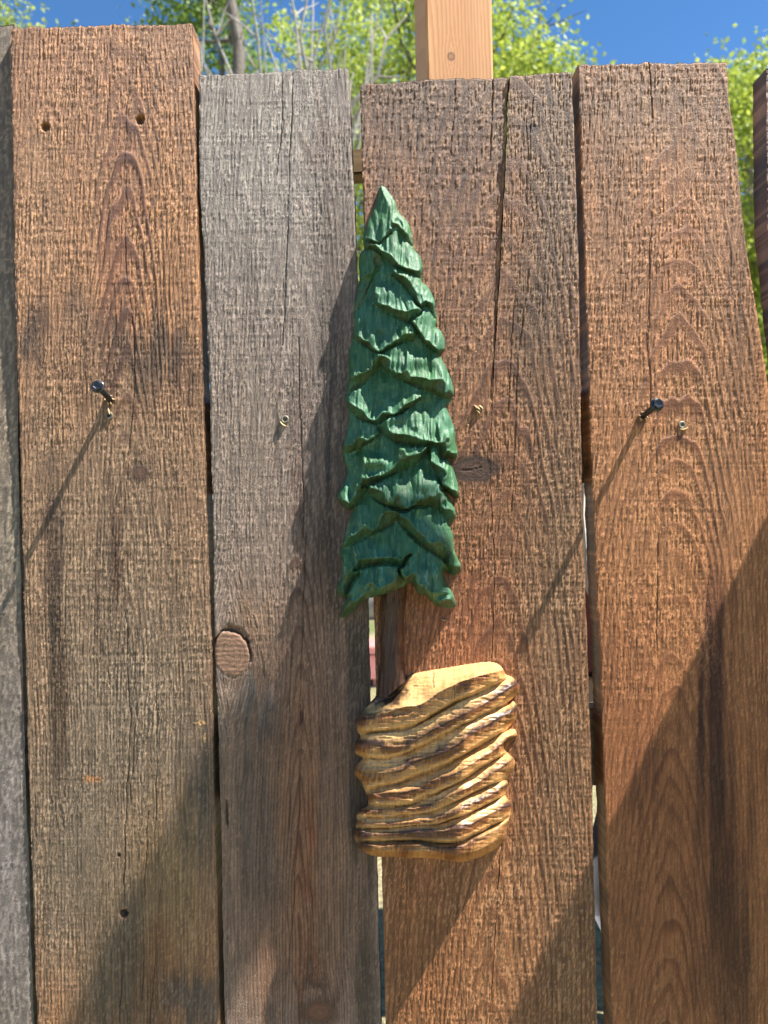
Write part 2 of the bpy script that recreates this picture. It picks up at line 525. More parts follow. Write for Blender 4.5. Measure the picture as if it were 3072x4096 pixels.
def knot_step(px, py, relief, col, seed):
    """large loose knot standing off the left edge of the grey plank"""
    kx, ky = 925.0, 2615.0
    a = math.radians(-16)
    dx = px - kx; dy = py - ky
    ex = (dx * math.cos(a) + dy * math.sin(a)) / 72.0
    ey = (-dx * math.sin(a) + dy * math.cos(a)) / 92.0
    r = np.hypot(ex, ey) + 0.03 * vn(px / 14, py / 14, seed)
    ins = 1 - ss(0.96, 1.0, r)
    saw = np.sin(py / 3.2 + 1.5 * vn(px / 60, py / 20, seed + 1))
    ang = np.arctan2(-ey, ex)
    # gap opens on the upper right side
    gap = np.exp(-((r - 1.04 - .05 * vn(px / 12, py / 12, seed + 7)) / (0.045 + .03 * vn(px / 30, py / 30, seed + 6))) ** 2) * (.10 + .90 * ss(-1.0, 0.1, ang) * (1 - ss(2.5, 3.0, ang)))
    gap = np.maximum(gap, 0.0 * ins * np.exp(-((ex - .25 * ey + .1) / .035) ** 2) * ss(.5, -.2, ey))
    wide = np.exp(-((r - 1.16) / 0.13) ** 2) * ss(0.0, 0.5, ang) * (1 - ss(1.2, 1.9, ang))
    relief = relief * (1 - ins) + ins * (0.7 + 0.16 * saw + 0.25 * fbm(px / 12, py / 5, seed + 2))
    relief = relief - 5.5 * gap - 4.0 * wide * (0.6 + 0.5 * vn(px / 7, py / 7, seed + 3))
    kc = lin((158, 120, 96)) * (1 + 0.15 * np.sin(r * 22 + 2 * vn(px / 20, py / 20, seed + 8)) + 0.18 * saw + 0.3 * fbm(px / 40, py / 12, seed + 4))[..., None]
    col = col * (1 - ins)[..., None] + kc * ins[..., None]
    col = col * (1 - 0.85 * np.clip(gap, 0, 1))[..., None]
    col = col + (lin((120, 85, 60)) - col) * (0.6 * np.clip(wide, 0, 1))[..., None]
    low = np.exp(-((px - 915) / 60.0) ** 2 - ((py - 2740) / 45.0) ** 2)
    relief -= 1.0 * low
    return relief, col


def chip_patch(px, py, relief, col, seed):
    """torn splintered spots on the left plank"""
    for (cx, cy, rx, ry, c) in ((370, 3116, 42, 16, (214, 150, 95)), (800, 2892, 22, 10, (205, 165, 110)), (672, 2118, 9, 16, (90, 60, 35)), (818, 2950, 6, 22, (205, 165, 110))):
        r = np.hypot((px - cx) / rx, (py - cy) / ry) + 0.45 * vn(px / 9, py / 6, seed + 5)
        m = 1 - ss(0.7, 1.0, r)
        relief = relief + m * (0.8 * vn(px / 6, py / 4, seed + 6))
        col = col + (lin(c) - col) * (0.8 * m)[..., None]
    return relief, col


def slot_check(px, py, relief, col, seed):
    d = np.hypot((px - 906 - (py - 3250) * .06) / 7.0, (py - 3260) / 75.0)
    m = 1 - ss(0.6, 1.0, d + .2 * vn(px / 6, py / 14, seed))
    return relief - 3 * m, col * (1 - 0.7 * m)[..., None]


P0 = dict(base=(152, 134, 116), pith=[(-300, 2000, 180, .05, 6, 0)], ring=.5, fuzz=1.0, latecol=.4,
          blobs=[(60, 2100, 80, 350, (160, 148, 130), .6), (30, 3500, 120, 900, (150, 148, 158), .6)])
P1 = dict(rz=(.55, [(510, 1000, 150, 800, 1.25), (680, 1300, 190, 480, 1.2), (600, 3700, 200, 700, .6)]), base=(196, 142, 98), pith=[(500, 900, 62, .085, 4.7, 0.012)], ring=1.5, fuzz=1.0, latecol=.62,
          knots=[(560, 1890, 34, 30, 5), (880, 1640, 60, 70, 16)], knotcol=(112, 80, 62),
          blobs=[(300, 300, 500, 260, (190, 132, 90), .6), (700, 950, 160, 420, (204, 142, 80), .6), (160, 800, 120, 420, (206, 160, 122), .5),
                 (400, 2050, 600, 620, (154, 130, 108), .8), (445, 1745, 14, 60, (70, 62, 60), .8), (480, 1150, 70, 300, (168, 100, 66), .55), (500, 620, 60, 220, (150, 92, 62), .6),
                 (110, 1330, 80, 130, (76, 60, 52), .85), (640, 1430, 240, 120, (92, 70, 52), .8), (330, 1300, 120, 110, (128, 96, 74), .6),
                 (500, 2900, 520, 700, (150, 136, 122), .9), (300, 3500, 300, 600, (140, 128, 116), .85),
                 (235, 2500, 36, 560, (66, 44, 30), .9), (445, 2200, 32, 280, (92, 54, 32), .85), (200, 2150, 30, 200, (110, 76, 54), .5),
                 (250, 2800, 50, 250, (100, 76, 58), .6),
                 (800, 3150, 110, 230, (112, 102, 96), .9), (660, 3560, 150, 330, (182, 148, 102), .8), (630, 3900, 70, 200, (178, 116, 66), .75),
                 (770, 4010, 170, 130, (118, 108, 104), .95), (460, 3800, 130, 500, (126, 110, 92), .8)],
          checks=[([(445, 95), (438, 300), (430, 520)], .7, 4), ([(516, 310), (505, 560), (500, 1000), (540, 1430), (515, 1800), (494, 2060)], .6, 3),
                  ([(505, 2450), (520, 2900), (500, 3300), (495, 3700), (480, 4090)], .7, 3), ([(545, 2500), (540, 2900), (520, 3200)], .4, 2),
                  ([(628, 2760), (625, 3150), (618, 3330)], .5, 2), ([(590, 3250), (575, 3650), (568, 4000)], .5, 2), ([(640, 3550), (615, 3900), (600, 4096)], .6, 2)],
          holes=[(180, 507, 17, 9), (561, 480, 18, 9), (497, 3655, 17, 9), (476, 3420, 6, 5)],
          smooth=[(600, 3750, 420, 480, .35), (800, 3250, 130, 400, .45)],
          extra=[chip_patch], gain=np.array([1.03, .98, .89]))
P2 = dict(bends=[(915, 2615, 190, 260, 26)], rz=(.40, [(1330, 1100, 110, 700, .7), (1230, 2600, 170, 700, 1.), (1200, 3500, 300, 900, 1.)]), base=(166, 150, 142), pith=[(1190, 2500, 34, .075, 4.2, 0.01)], ring=1.3, fuzz=0.8, latecol=.62,
          knots=[(1278, 4050, 62, 44, 9)], knotcol=(138, 92, 70),
          blobs=[(1000, 500, 320, 500, (186, 176, 170), .75), (1330, 1000, 90, 600, (128, 106, 92), .6), (1250, 560, 90, 60, (150, 112, 88), .4),
                 (1000, 1900, 200, 600, (172, 148, 132), .7), (1200, 2000, 60, 500, (118, 82, 66), .7), (1340, 2200, 120, 500, (110, 80, 62), .7),
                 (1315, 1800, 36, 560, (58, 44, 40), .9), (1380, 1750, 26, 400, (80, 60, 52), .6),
                 (1180, 2900, 330, 560, (158, 112, 80), .85), (1200, 3700, 330, 520, (176, 124, 88), .85), (1200, 3350, 60, 600, (184, 122, 76), .6),
                 (1205, 3320, 34, 60, (168, 88, 46), .7), (1215, 3560, 40, 80, (170, 92, 50), .6), (1250, 3870, 60, 120, (150, 78, 44), .6),
                 (1010, 2470, 60, 130, (176, 136, 96), .5), (1140, 1722, 10, 45, (90, 76, 66), .7),
                 (900, 2800, 70, 50, (186, 158, 134), .8), (990, 2790, 80, 60, (160, 152, 150), .7), (1000, 2870, 90, 60, (96, 92, 94), .85),
                 (985, 3200, 40, 380, (118, 104, 94), .75), (1060, 3450, 60, 250, (120, 106, 98), .6), (920, 3300, 40, 700, (176, 138, 106), .5),
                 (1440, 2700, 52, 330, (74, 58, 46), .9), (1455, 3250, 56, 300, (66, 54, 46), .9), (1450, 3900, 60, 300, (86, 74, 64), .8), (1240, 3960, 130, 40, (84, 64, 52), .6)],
          checks=[([(1130, 278), (1122, 560), (1105, 700)], .7, 4), ([(1172, 292), (1152, 800), (1140, 1200), (1132, 1380)], .5, 3),
                  ([(1197, 1350), (1200, 1700), (1215, 2000), (1212, 2150)], .6, 3), ([(1222, 2150), (1205, 2600), (1204, 2900)], .5, 3), ([(1165, 2550), (1160, 2850)], .5, 2),
                  ([(1215, 2800), (1206, 3000)], .5, 2), ([(1205, 3050), (1180, 3500), (1150, 3900)], .6, 3), ([(1250, 3060), (1240, 3500), (1255, 3800)], .4, 2),
                  ([(1010, 2460), (1030, 2550), (1060, 2720)], .4, 1.5), ([(1160, 3150), (1150, 3400)], .4, 2)],
          smooth=[(1180, 3500, 360, 800, .62), (1260, 2000, 40, 500, .35)],
          extra=[knot_step, slot_check])
P3 = dict(gain=np.array([1.06, .97, .82]), rz=(.8, [(2200, 700, 130, 600, .8), (2180, 2300, 200, 1700, 1.3), (1860, 1850, 200, 250, .7), (1750, 3800, 260, 420, .9)]), base=(164, 116, 80), pith=[(1990, 2300, 110, .11, 6.5, -0.02)], ring=1.5, fuzz=1.05, latecol=.5,
          knots=[(1895, 1875, 95, 55, 11), (2128, 520, 22, 18, 4)], knotcol=(86, 60, 48),
          blobs=[(1860, 400, 500, 330, (140, 110, 90), .8), (1600, 500, 200, 300, (120, 94, 80), .5), (1700, 1150, 260, 500, (164, 112, 76), .7), (1820, 700, 100, 500, (128, 94, 74), .5),
                 (2230, 700, 120, 700, (146, 122, 104), .7), (2120, 1250, 90, 260, (118, 92, 72), .7), (2240, 2300, 130, 900, (148, 120, 94), .75),
                 (1880, 2000, 130, 420, (166, 108, 68), .6), (1850, 2450, 180, 250, (158, 96, 60), .7), (2050, 2000, 60, 900, (150, 104, 70), .5),
                 (2230, 3250, 130, 600, (156, 122, 96), .8), (1720, 3780, 240, 420, (182, 122, 74), .9), (1990, 3800, 160, 400, (182, 130, 90), .7),
                 (2300, 3900, 120, 300, (170, 128, 92), .8)],
          checks=[([(1820, 322), (1815, 480), (1795, 640)], .5, 3), ([(1972, 310), (1965, 520), (1955, 700)], .6, 3), ([(1998, 600), (1985, 900), (1978, 1100)], .6, 3),
                  ([(2102, 480), (2110, 640), (2095, 900), (2065, 1100), (2045, 1400), (2030, 1650)], .6, 3), ([(2110, 1080), (2090, 1300), (2068, 1500), (2050, 2048)], .8, 3),
                  ([(1990, 1200), (1960, 1600)], .4, 2), ([(1830, 1878), (1880, 1880), (1930, 1868)], .5, 2), ([(2130, 400), (2118, 560), (2120, 640)], .5, 2)])
P4 = dict(gain=np.array([1.05, .97, .82]), rz=(.8, [(2760, 1700, 260, 1000, 1.3), (2880, 1200, 130, 900, .7), (2690, 3400, 330, 800, 1.)]), base=(204, 140, 88), pith=[(2700, 2500, 105, .10, 4.6, -0.02)], ring=1.35, fuzz=0.95, latecol=.34,
          blobs=[(2600, 400, 500, 280, (162, 128, 104), .8), (2450, 900, 160, 600, (160, 122, 92), .5), (2940, 1200, 90, 900, (150, 116, 90), .6), (2700, 1300, 200, 500, (178, 124, 88), .5),
                 (2650, 1900, 260, 420, (196, 138, 92), .6), (2850, 1500, 60, 700, (206, 156, 116), .4),
                 (2480, 3000, 160, 500, (168, 106, 66), .75), (2680, 3300, 330, 700, (182, 116, 68), .85), (2560, 3800, 220, 400, (176, 114, 70), .7),
                 (2860, 2550, 50, 330, (120, 66, 40), .7), (2850, 2800, 46, 300, (78, 34, 18), .95), (2870, 3150, 60, 260, (78, 36, 20), .95), (2900, 3500, 80, 260, (92, 46, 26), .9),
                 (2860, 3650, 60, 160, (84, 46, 28), .6), (2950, 3900, 70, 320, (84, 46, 28), .85), (2830, 3900, 70, 160, (110, 62, 36), .6), (2560, 3150, 60, 120, (130, 76, 48), .6), (2568, 1700, 12, 36, (90, 56, 36), .7), (2728, 1735, 9, 36, (110, 72, 48), .6), (2720, 3950, 40, 120, (150, 84, 48), .6)],
          checks=[([(2598, 250), (2605, 350), (2612, 470)], 1.6, 10), ([(2606, 900), (2590, 1300), (2600, 1500)], .5, 2), ([(2595, 1250), (2605, 1650), (2630, 1900), (2625, 2600)], .5, 2)],
          smooth=[(2750, 3450, 420, 750, .62), (2950, 2500, 120, 700, .4)])
P5 = dict(base=(140, 82, 58), pith=[(3300, 2000, 160, .05, 7, 0)], ring=.8, fuzz=1.6, latecol=.6,
          blobs=[(3120, 500, 120, 300, (120, 104, 96), .7)])

Y0 = lambda X, Z: 0.0 * X
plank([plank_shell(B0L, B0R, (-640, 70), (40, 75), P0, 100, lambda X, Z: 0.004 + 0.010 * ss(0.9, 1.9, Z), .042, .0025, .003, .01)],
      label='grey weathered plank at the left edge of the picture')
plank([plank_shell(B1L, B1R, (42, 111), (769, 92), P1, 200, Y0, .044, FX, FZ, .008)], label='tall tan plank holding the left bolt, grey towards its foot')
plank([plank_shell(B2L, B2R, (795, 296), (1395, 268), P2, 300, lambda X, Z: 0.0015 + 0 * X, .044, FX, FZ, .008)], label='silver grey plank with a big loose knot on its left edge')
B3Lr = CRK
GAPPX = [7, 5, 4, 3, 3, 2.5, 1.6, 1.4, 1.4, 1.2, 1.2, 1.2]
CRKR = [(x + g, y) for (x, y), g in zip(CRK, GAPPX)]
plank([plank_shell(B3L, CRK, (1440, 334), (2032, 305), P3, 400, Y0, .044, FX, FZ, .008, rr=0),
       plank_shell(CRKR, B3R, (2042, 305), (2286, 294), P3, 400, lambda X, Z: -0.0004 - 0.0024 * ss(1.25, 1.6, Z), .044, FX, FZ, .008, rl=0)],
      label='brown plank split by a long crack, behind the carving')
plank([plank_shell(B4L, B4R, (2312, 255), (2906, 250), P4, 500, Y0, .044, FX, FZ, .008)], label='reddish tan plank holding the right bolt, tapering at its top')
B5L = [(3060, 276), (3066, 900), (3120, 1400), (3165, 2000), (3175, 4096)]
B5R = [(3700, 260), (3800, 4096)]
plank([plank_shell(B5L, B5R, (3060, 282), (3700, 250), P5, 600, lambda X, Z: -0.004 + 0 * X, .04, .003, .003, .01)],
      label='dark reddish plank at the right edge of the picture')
# the fence goes on to both sides
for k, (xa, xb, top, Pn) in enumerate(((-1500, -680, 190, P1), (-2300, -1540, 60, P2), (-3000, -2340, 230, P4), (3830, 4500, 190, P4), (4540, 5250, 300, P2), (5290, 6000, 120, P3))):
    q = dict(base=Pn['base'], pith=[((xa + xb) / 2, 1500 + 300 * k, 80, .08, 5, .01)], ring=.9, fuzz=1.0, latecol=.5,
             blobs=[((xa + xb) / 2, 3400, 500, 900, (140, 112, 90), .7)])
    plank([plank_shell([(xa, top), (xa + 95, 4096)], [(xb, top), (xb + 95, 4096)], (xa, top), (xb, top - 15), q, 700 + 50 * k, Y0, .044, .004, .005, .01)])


def box_bm(x0, x1, y0, y1, z0, z1, bev=0.002, bm=None):
    bm = bm or bmesh.new()
    r = bmesh.ops.create_cube(bm, size=1.0)
    for v in r['verts']:
        v.co = Vector(((x0 + x1) / 2 + v.co.x * (x1 - x0), (y0 + y1) / 2 + v.co.y * (y1 - y0), (z0 + z1) / 2 + v.co.z * (z1 - z0)))
    if bev:
        es = set(e for v in r['verts'] for e in v.link_edges)
        bmesh.ops.bevel(bm, geom=list(es), offset=bev, segments=2, affect='EDGES')
    return bm


# rails fixed behind the planks
def rail(pxa, pya, pyb, y0, y1, xe=1.55):
    _, za = W(pxa, pya, -y0); _, zb = W(pxa, pyb, -y0)
    bm = box_bm(-1.5, xe, y0, y1, zb, za, .003)
    bmesh.ops.subdivide_edges(bm, edges=[e for e in bm.edges if abs(e.verts[0].co.x - e.verts[1].co.x) > 1], cuts=24)
    for v in bm.verts:
        v.co.z += 0.003 * math.sin(v.co.x * 3.1) + 0.0015 * math.sin(v.co.x * 17)
    return bm_obj('rail', bm, M_RAIL, fence)


rail(1425, 592, 692, 0.062, 0.10, 0.17)
rail(1536, 1590, 1955, 0.050, 0.088)
rail(1536, 2860, 3170, 0.050, 0.088)


# ------------------------------------------------------------------ pale new post behind
def build_post():
    y0 = 0.105
    xr, _ = W(1956, 0, -y0)
    w = 0.106; dep = 0.089
    root = empty('support_post', (float(xr) - w / 2, y0 + dep / 2, 0))
    tag(root, 'pale new planed wooden post rising behind the split plank', 'post')
    nz, per = 260, []
    zz = np.concatenate([np.linspace(0, 1.6, 20), np.linspace(1.7, 1.98, 260), np.linspace(1.99, 2.6, 60)])
    # cross section, eased corners
    hw, hd, c = w / 2, dep / 2, 0.004
    sec = []
    def side(a, b, n):
        for t in np.linspace(0, 1, n, endpoint=False):
            sec.append((a[0] + (b[0] - a[0]) * t, a[1] + (b[1] - a[1]) * t))
    side((-hw + c, -hd), (hw - c, -hd), 70); side((hw - c, -hd), (hw, -hd + c), 4)
    side((hw, -hd + c), (hw, hd - c), 30); side((hw, hd - c), (hw - c, hd), 4)
    side((hw - c, hd), (-hw + c, hd), 10); side((-hw + c, hd), (-hw, hd - c), 4)
    side((-hw, hd - c), (-hw, -hd + c), 30); side((-hw, -hd + c), (-hw + c, -hd), 4)
    sec = np.array(sec); m = len(sec)
    rot = math.radians(-8)
    sx = sec[:, 0] * math.cos(rot) + sec[:, 1] * math.sin(rot) 
    sy = -sec[:, 0] * math.sin(rot) + sec[:, 1] * math.cos(rot)
    X = np.repeat(sx[None], len(zz), 0); Yy = np.repeat(sy[None], len(zz), 0); Z = np.repeat(zz[:, None], m, 1)
    V = np.stack([X + root.location.x + (Z - 1.8) * 0.004, Yy + root.location.y, Z], -1).reshape(-1, 3)
    lx = sec[:, 0][None] * 1000 + 0 * Z; ly = sec[:, 1][None] * 1000
    lz = Z * 1000
    kz = 1150 + (2048 - 240) * S * 1000 * 1.1
    kd = np.hypot((lx - (-14)) / 4.0, (lz - kz) / 4.5)
    push = 6 * np.exp(-((lz - kz) / 25) ** 2) * np.sign(lx + 14) * np.exp(-((lx + 14) / 14) ** 2)
    R = np.sqrt((lx + 60 + 8 * vn(lx / 40, lz / 400, 5) - push) ** 2 + (ly + 60 + 0.06 * (lz - 1700)) ** 2) / 5.5
    f = R - np.floor(R)
    late = ss(.3, .9, f) * (1 - ss(.92, 1, f))
    band = vn(lx / 16, lz / 2500, 8)
    col = lin((200, 150, 102)) * (1 - 0.30 * late[..., None] * np.array([.6, 1, 1.2])) * (1 + 0.10 * band[..., None] * np.array([.6, 1, 1.2]))
    km = 1 - ss(0.8, 1.1, kd)
    kro = np.exp(-((kd - 1.2) / .35) ** 2)
    col = col * (1 - .35 * km[..., None]) * (1 - .7 * kro[..., None])
    I = np.arange(len(zz) * m).reshape(len(zz), m); J = np.roll(I, -1, 1)
    Q = np.stack([I[:-1], J[:-1], J[1:], I[1:]], -1).reshape(-1, 4)
    nv = len(V)
    V = np.vstack([V, [[root.location.x, root.location.y, zz[-1]]]]); C = np.vstack([col.reshape(-1, 3), [lin((210, 160, 110))]])
    T = np.stack([I[-1], J[-1], np.full(m, nv)], -1)
    mesh_np('post_shaft', V, Q, T, C, M_POST, False, root)


build_post()

# ------------------------------------------------------------------ screws (parts of the fence) and hanging bolts
def lathe(bm, prof, seg, M):
    """prof: list of (r, t) along local axis; returns"""
    rings = []
    for r, t in prof:
        if r <= 1e-6:
            rings.append([bm.verts.new(M @ Vector((0, 0, t)))])
        else:
            rings.append([bm.verts.new(M @ Vector((r * math.cos(2 * math.pi * k / seg), r * math.sin(2 * math.pi * k / seg), t))) for k in range(seg)])
    for a, b in zip(rings[:-1], rings[1:]):
        if len(a) == 1 and len(b) == 1: continue
        for k in range(seg):
            k2 = (k + 1) % seg
            if len(a) == 1: bm.faces.new((a[0], b[k], b[k2]))
            elif len(b) == 1: bm.faces.new((a[k], a[k2], b[0]))
            else: bm.faces.new((a[k], a[k2], b[k2], b[k]))


def axis_matrix(p, d):
    q = Vector(d).normalized().to_track_quat('Z', 'Y')
    return Matrix.Translation(p) @ q.to_matrix().to_4x4()


def screw(px, py, r_px, tilt=(0, -1, 0)):
    x, z = W(px, py)
    r = r_px * S
    M = axis_matrix((float(x), -0.0007, float(z)), tilt)
    bm = bmesh.new()
    lathe(bm, [(r * .55, -0.006), (r * .95, -0.0005), (r, 0.0002), (r * .96, 0.0008), (r * .5, 0.0011), (r * .44, -0.001), (0, -0.001)], 24, M)
    o = bm_obj('screw', bm, M_ZINC, fence, True)
    bm = bmesh.new()
    vs = []
    for k in range(12):
        rr = r * (.50 if k % 2 == 0 else .30)
        a = 2 * math.pi * k / 12 + .3
        vs.append(bm.verts.new(M @ Vector((rr * math.cos(a), rr * math.sin(a), 0.00125))))
    bm.faces.new(vs)
    ext = bmesh.ops.extrude_face_region(bm, geom=bm.faces[:])
    for v in [e for e in ext['geom'] if isinstance(e, bmesh.types.BMVert)]:
        v.co += Vector((0, 0.0008, 0))
    me = bpy.data.meshes.new('star_recess'); bmesh.ops.translate(bm, verts=bm.verts, vec=-Vector(fence.location))
    bmesh.ops.recalc_face_normals(bm, faces=bm.faces)
    bm.to_mesh(me); bm.free(); me.materials.append(M_DARK)
    c = bpy.data.objects.new('star_recess', me); COL.objects.link(c); c.parent = o
    return o


screw(437, 1663, 17, (-.12, -1, .05))
screw(1140, 1678, 17, (.0, -1, .12))
screw(2728, 1700, 16, (.1, -1, .1))


def splinter(pts, w, t=0.0012, h=0.0015, parent=fence, mat=None):
    """a thin torn sliver lying on the plank, outline from a centre line"""
    bm = bmesh.new()
    n = len(pts)
    ring = []
    for i, (px, py) in enumerate(pts):
        x, z = W(px, py)
        a = pts[max(0, i - 1)]; b = pts[min(n - 1, i + 1)]
        dx, dz = (b[0] - a[0]), -(b[1] - a[1]); L = math.hypot(dx, dz) or 1
        nx, nz = -dz / L, dx / L
        ww = w * (0.35 + 0.65 * math.sin(math.pi * (i + .5) / n)) * random.uniform(.75, 1.25)
        lift = h * math.sin(math.pi * (i + .5) / n) + .0009
        ring.append([bm.verts.new((x + nx * ww, -lift, z + nz * ww)), bm.verts.new((x, -lift - t, z)), bm.verts.new((x - nx * ww, -lift, z - nz * ww)), bm.verts.new((x, .001, z))])
    for a, b in zip(ring[:-1], ring[1:]):
        for k in range(4):
            bm.faces.new((a[k], a[(k + 1) % 4], b[(k + 1) % 4], b[k]))
    bm.faces.new(ring[0]); bm.faces.new(ring[-1][::-1])
    return bm_obj('splinter', bm, mat or M_CHIP, parent)


splinter([(1122, 1686), (1126, 1694), (1134, 1701), (1144, 1705)], .0012)
splinter([(2718, 1716), (2728, 1719), (2742, 1716), (2750, 1709)], .0011)
splinter([(435, 1632), (438, 1645), (441, 1658)], .0012, h=.003)
for (a, b) in ((1902, 1628), (1915, 1637), (1924, 1630), (1912, 1648)):
    splinter([(a - 7, b - 6), (a, b), (a + 6, b + 7)], .0013, h=.003)
splinter([(1765, 2478), (1776, 2480), (1785, 2479)], .0010)


def lag_bolt(base, head, hlen, label, flange):
    bx, bz = W(*base)
    hx, hz = W(head[0], head[1], hlen)
    p0 = Vector((float(bx), 0.006, float(bz))); p1 = Vector((float(hx), -hlen, float(hz)))
    d = (p1 - p0).normalized()
    root = empty('lag_bolt', (float(bx), 0.0, float(bz)))
    tag(root, label, 'bolt', 'bolts driven into the fence')
    L = (p1 - p0).length - 0.006
    M = axis_matrix(p0 - d * 0.015, d)
    bm = bmesh.new()
    prof = [(0, 0), (0.0042, 0.002)]
    t = 0.004
    while t < 0.026:                                   # threaded part
        prof += [(0.0034, t), (0.0044, t + 0.0008)]; t += 0.0022
    prof += [(0.0040, t + .001), (0.0040, L + 0.015), (0, L + 0.015)]
    lathe(bm, prof, 16, M)
    bm_obj('shaft', bm, M_STEEL, root, True)
    M = axis_matrix(p0 + d * L, d)
    bm = bmesh.new()
    lathe(bm, [(0.0040, 0), (flange, 0.0002), (flange * 1.02, 0.0010), (flange * .98, 0.0018), (0.0065, 0.0024), (0, 0.0024)], 28, M)
    bm_obj('flange', bm, M_STEEL, root, True)
    bm = bmesh.new()
    rings = []
    for r, t in ((0.0073, 0.0018), (0.0073, 0.0066), (0.0066, 0.0074)):
        rings.append([bm.verts.new(M @ Vector((r * math.cos(math.pi / 3 * k + .35), r * math.sin(math.pi / 3 * k + .35), t))) for k in range(6)])
    rim = [bm.verts.new(M @ Vector((0.0048 * math.cos(math.pi / 3 * k + .35), 0.0048 * math.sin(math.pi / 3 * k + .35), 0.0074))) for k in range(6)]
    dish = [bm.verts.new(M @ Vector((0.0036 * math.cos(math.pi / 3 * k + .35), 0.0036 * math.sin(math.pi / 3 * k + .35), 0.0066))) for k in range(6)]
    rings += [rim, dish]
    for a, b in zip(rings[:-1], rings[1:]):
        for k in range(6):
            bm.faces.new((a[k], a[(k + 1) % 6], b[(k + 1) % 6], b[k]))
    bm.faces.new(dish); bm.faces.new(rings[0][::-1])
    bm_obj('hex_head', bm, M_STEEL, root)
    # torn wood fibres round the entry
    for k in range(6):
        a = k * 1.05 + random.uniform(-.3, .3)
        cx, cy = base[0] + 15 * math.cos(a), base[1] + 15 * math.sin(a)
        o = splinter([(cx - 4, cy - 5), (cx, cy), (cx + 4 * math.cos(a), cy + 6 * math.sin(a))], .0011, h=.003, parent=root)


lag_bolt((440, 1600), (386, 1541), 0.058, 'black bolt slanting out of the tall tan plank, above a screw', 0.0088)
lag_bolt((2572, 1667), (2634, 1614), 0.058, 'black hex bolt slanting out of the reddish tan plank on the right', 0.0088)

# ------------------------------------------------------------------ the carving
carving = empty('wooden_carving', tuple(float(v) for v in (W(1740, 3460)[0], 0.0, W(1740, 3460)[1])))
tag(carving, 'hand-carved green conifer on a torched rock base hanging on the fence', 'carving')


def zA(p): return [(1300 + .4068 * x, 700 + .4068 * y) for x, y in p]
def zB(p): return [(1300 + .4521 * x, 1500 + .4521 * y) for x, y in p]
def zC(p): return [(1380 + .4973 * x, 2380 + .4973 * y) for x, y in p]


TREE = zA([(555, 100), (600, 130), (690, 260), (720, 360), (800, 450), (840, 530), (870, 680), (880, 740), (930, 800), (960, 900), (945, 1040), (1010, 1100),
           (1070, 1220), (1085, 1320), (1105, 1420), (1090, 1500), (1140, 1540), (1175, 1650), (1170, 1720), (1130, 1770), (1180, 1880), (1240, 2020)]) + \
    zB([(1138, 150), (1130, 190), (1090, 270), (1072, 290), (1110, 380), (1145, 480), (1150, 580), (1170, 680), (1165, 735), (1120, 742), (1085, 725), (1130, 830), (1160, 920),
        (1185, 1040), (1182, 1088), (1130, 1075), (1052, 1015), (1100, 1090), (1150, 1200), (1155, 1260), (1108, 1345), (1130, 1420), (1140, 1540), (1170, 1620), (1205, 1700), (1190, 1750),
        (1120, 1768), (1062, 1722), (1052, 1780), (1080, 1850), (1130, 1940), (1160, 2020), (1140, 2055), (1040, 2055), (960, 2020), (890, 1950), (830, 1930), (780, 1860), (740, 1835),
        (700, 1880), (640, 1905), (590, 1932), (480, 1952), (380, 1972), (300, 2025), (220, 2110), (160, 2147), (132, 2140), (150, 2080), (172, 2020), (200, 1962), (150, 1962),
        (107, 1920), (110, 1870), (150, 1780), (152, 1640), (135, 1590), (150, 1530), (170, 1450), (210, 1300), (250, 1192), (200, 1190), (120, 1110), (120, 1040), (170, 960),
        (200, 860), (165, 720), (160, 650), (200, 480), (215, 370), (190, 240), (185, 200), (200, 100)]) + \
    zA([(205, 2180), (230, 2000), (230, 1850), (250, 1700), (275, 1620), (270, 1590), (290, 1480), (285, 1380), (295, 1250), (320, 1130), (350, 1000), (340, 900), (350, 780),
        (390, 730), (380, 650), (385, 570), (420, 460), (500, 270), (530, 140)])

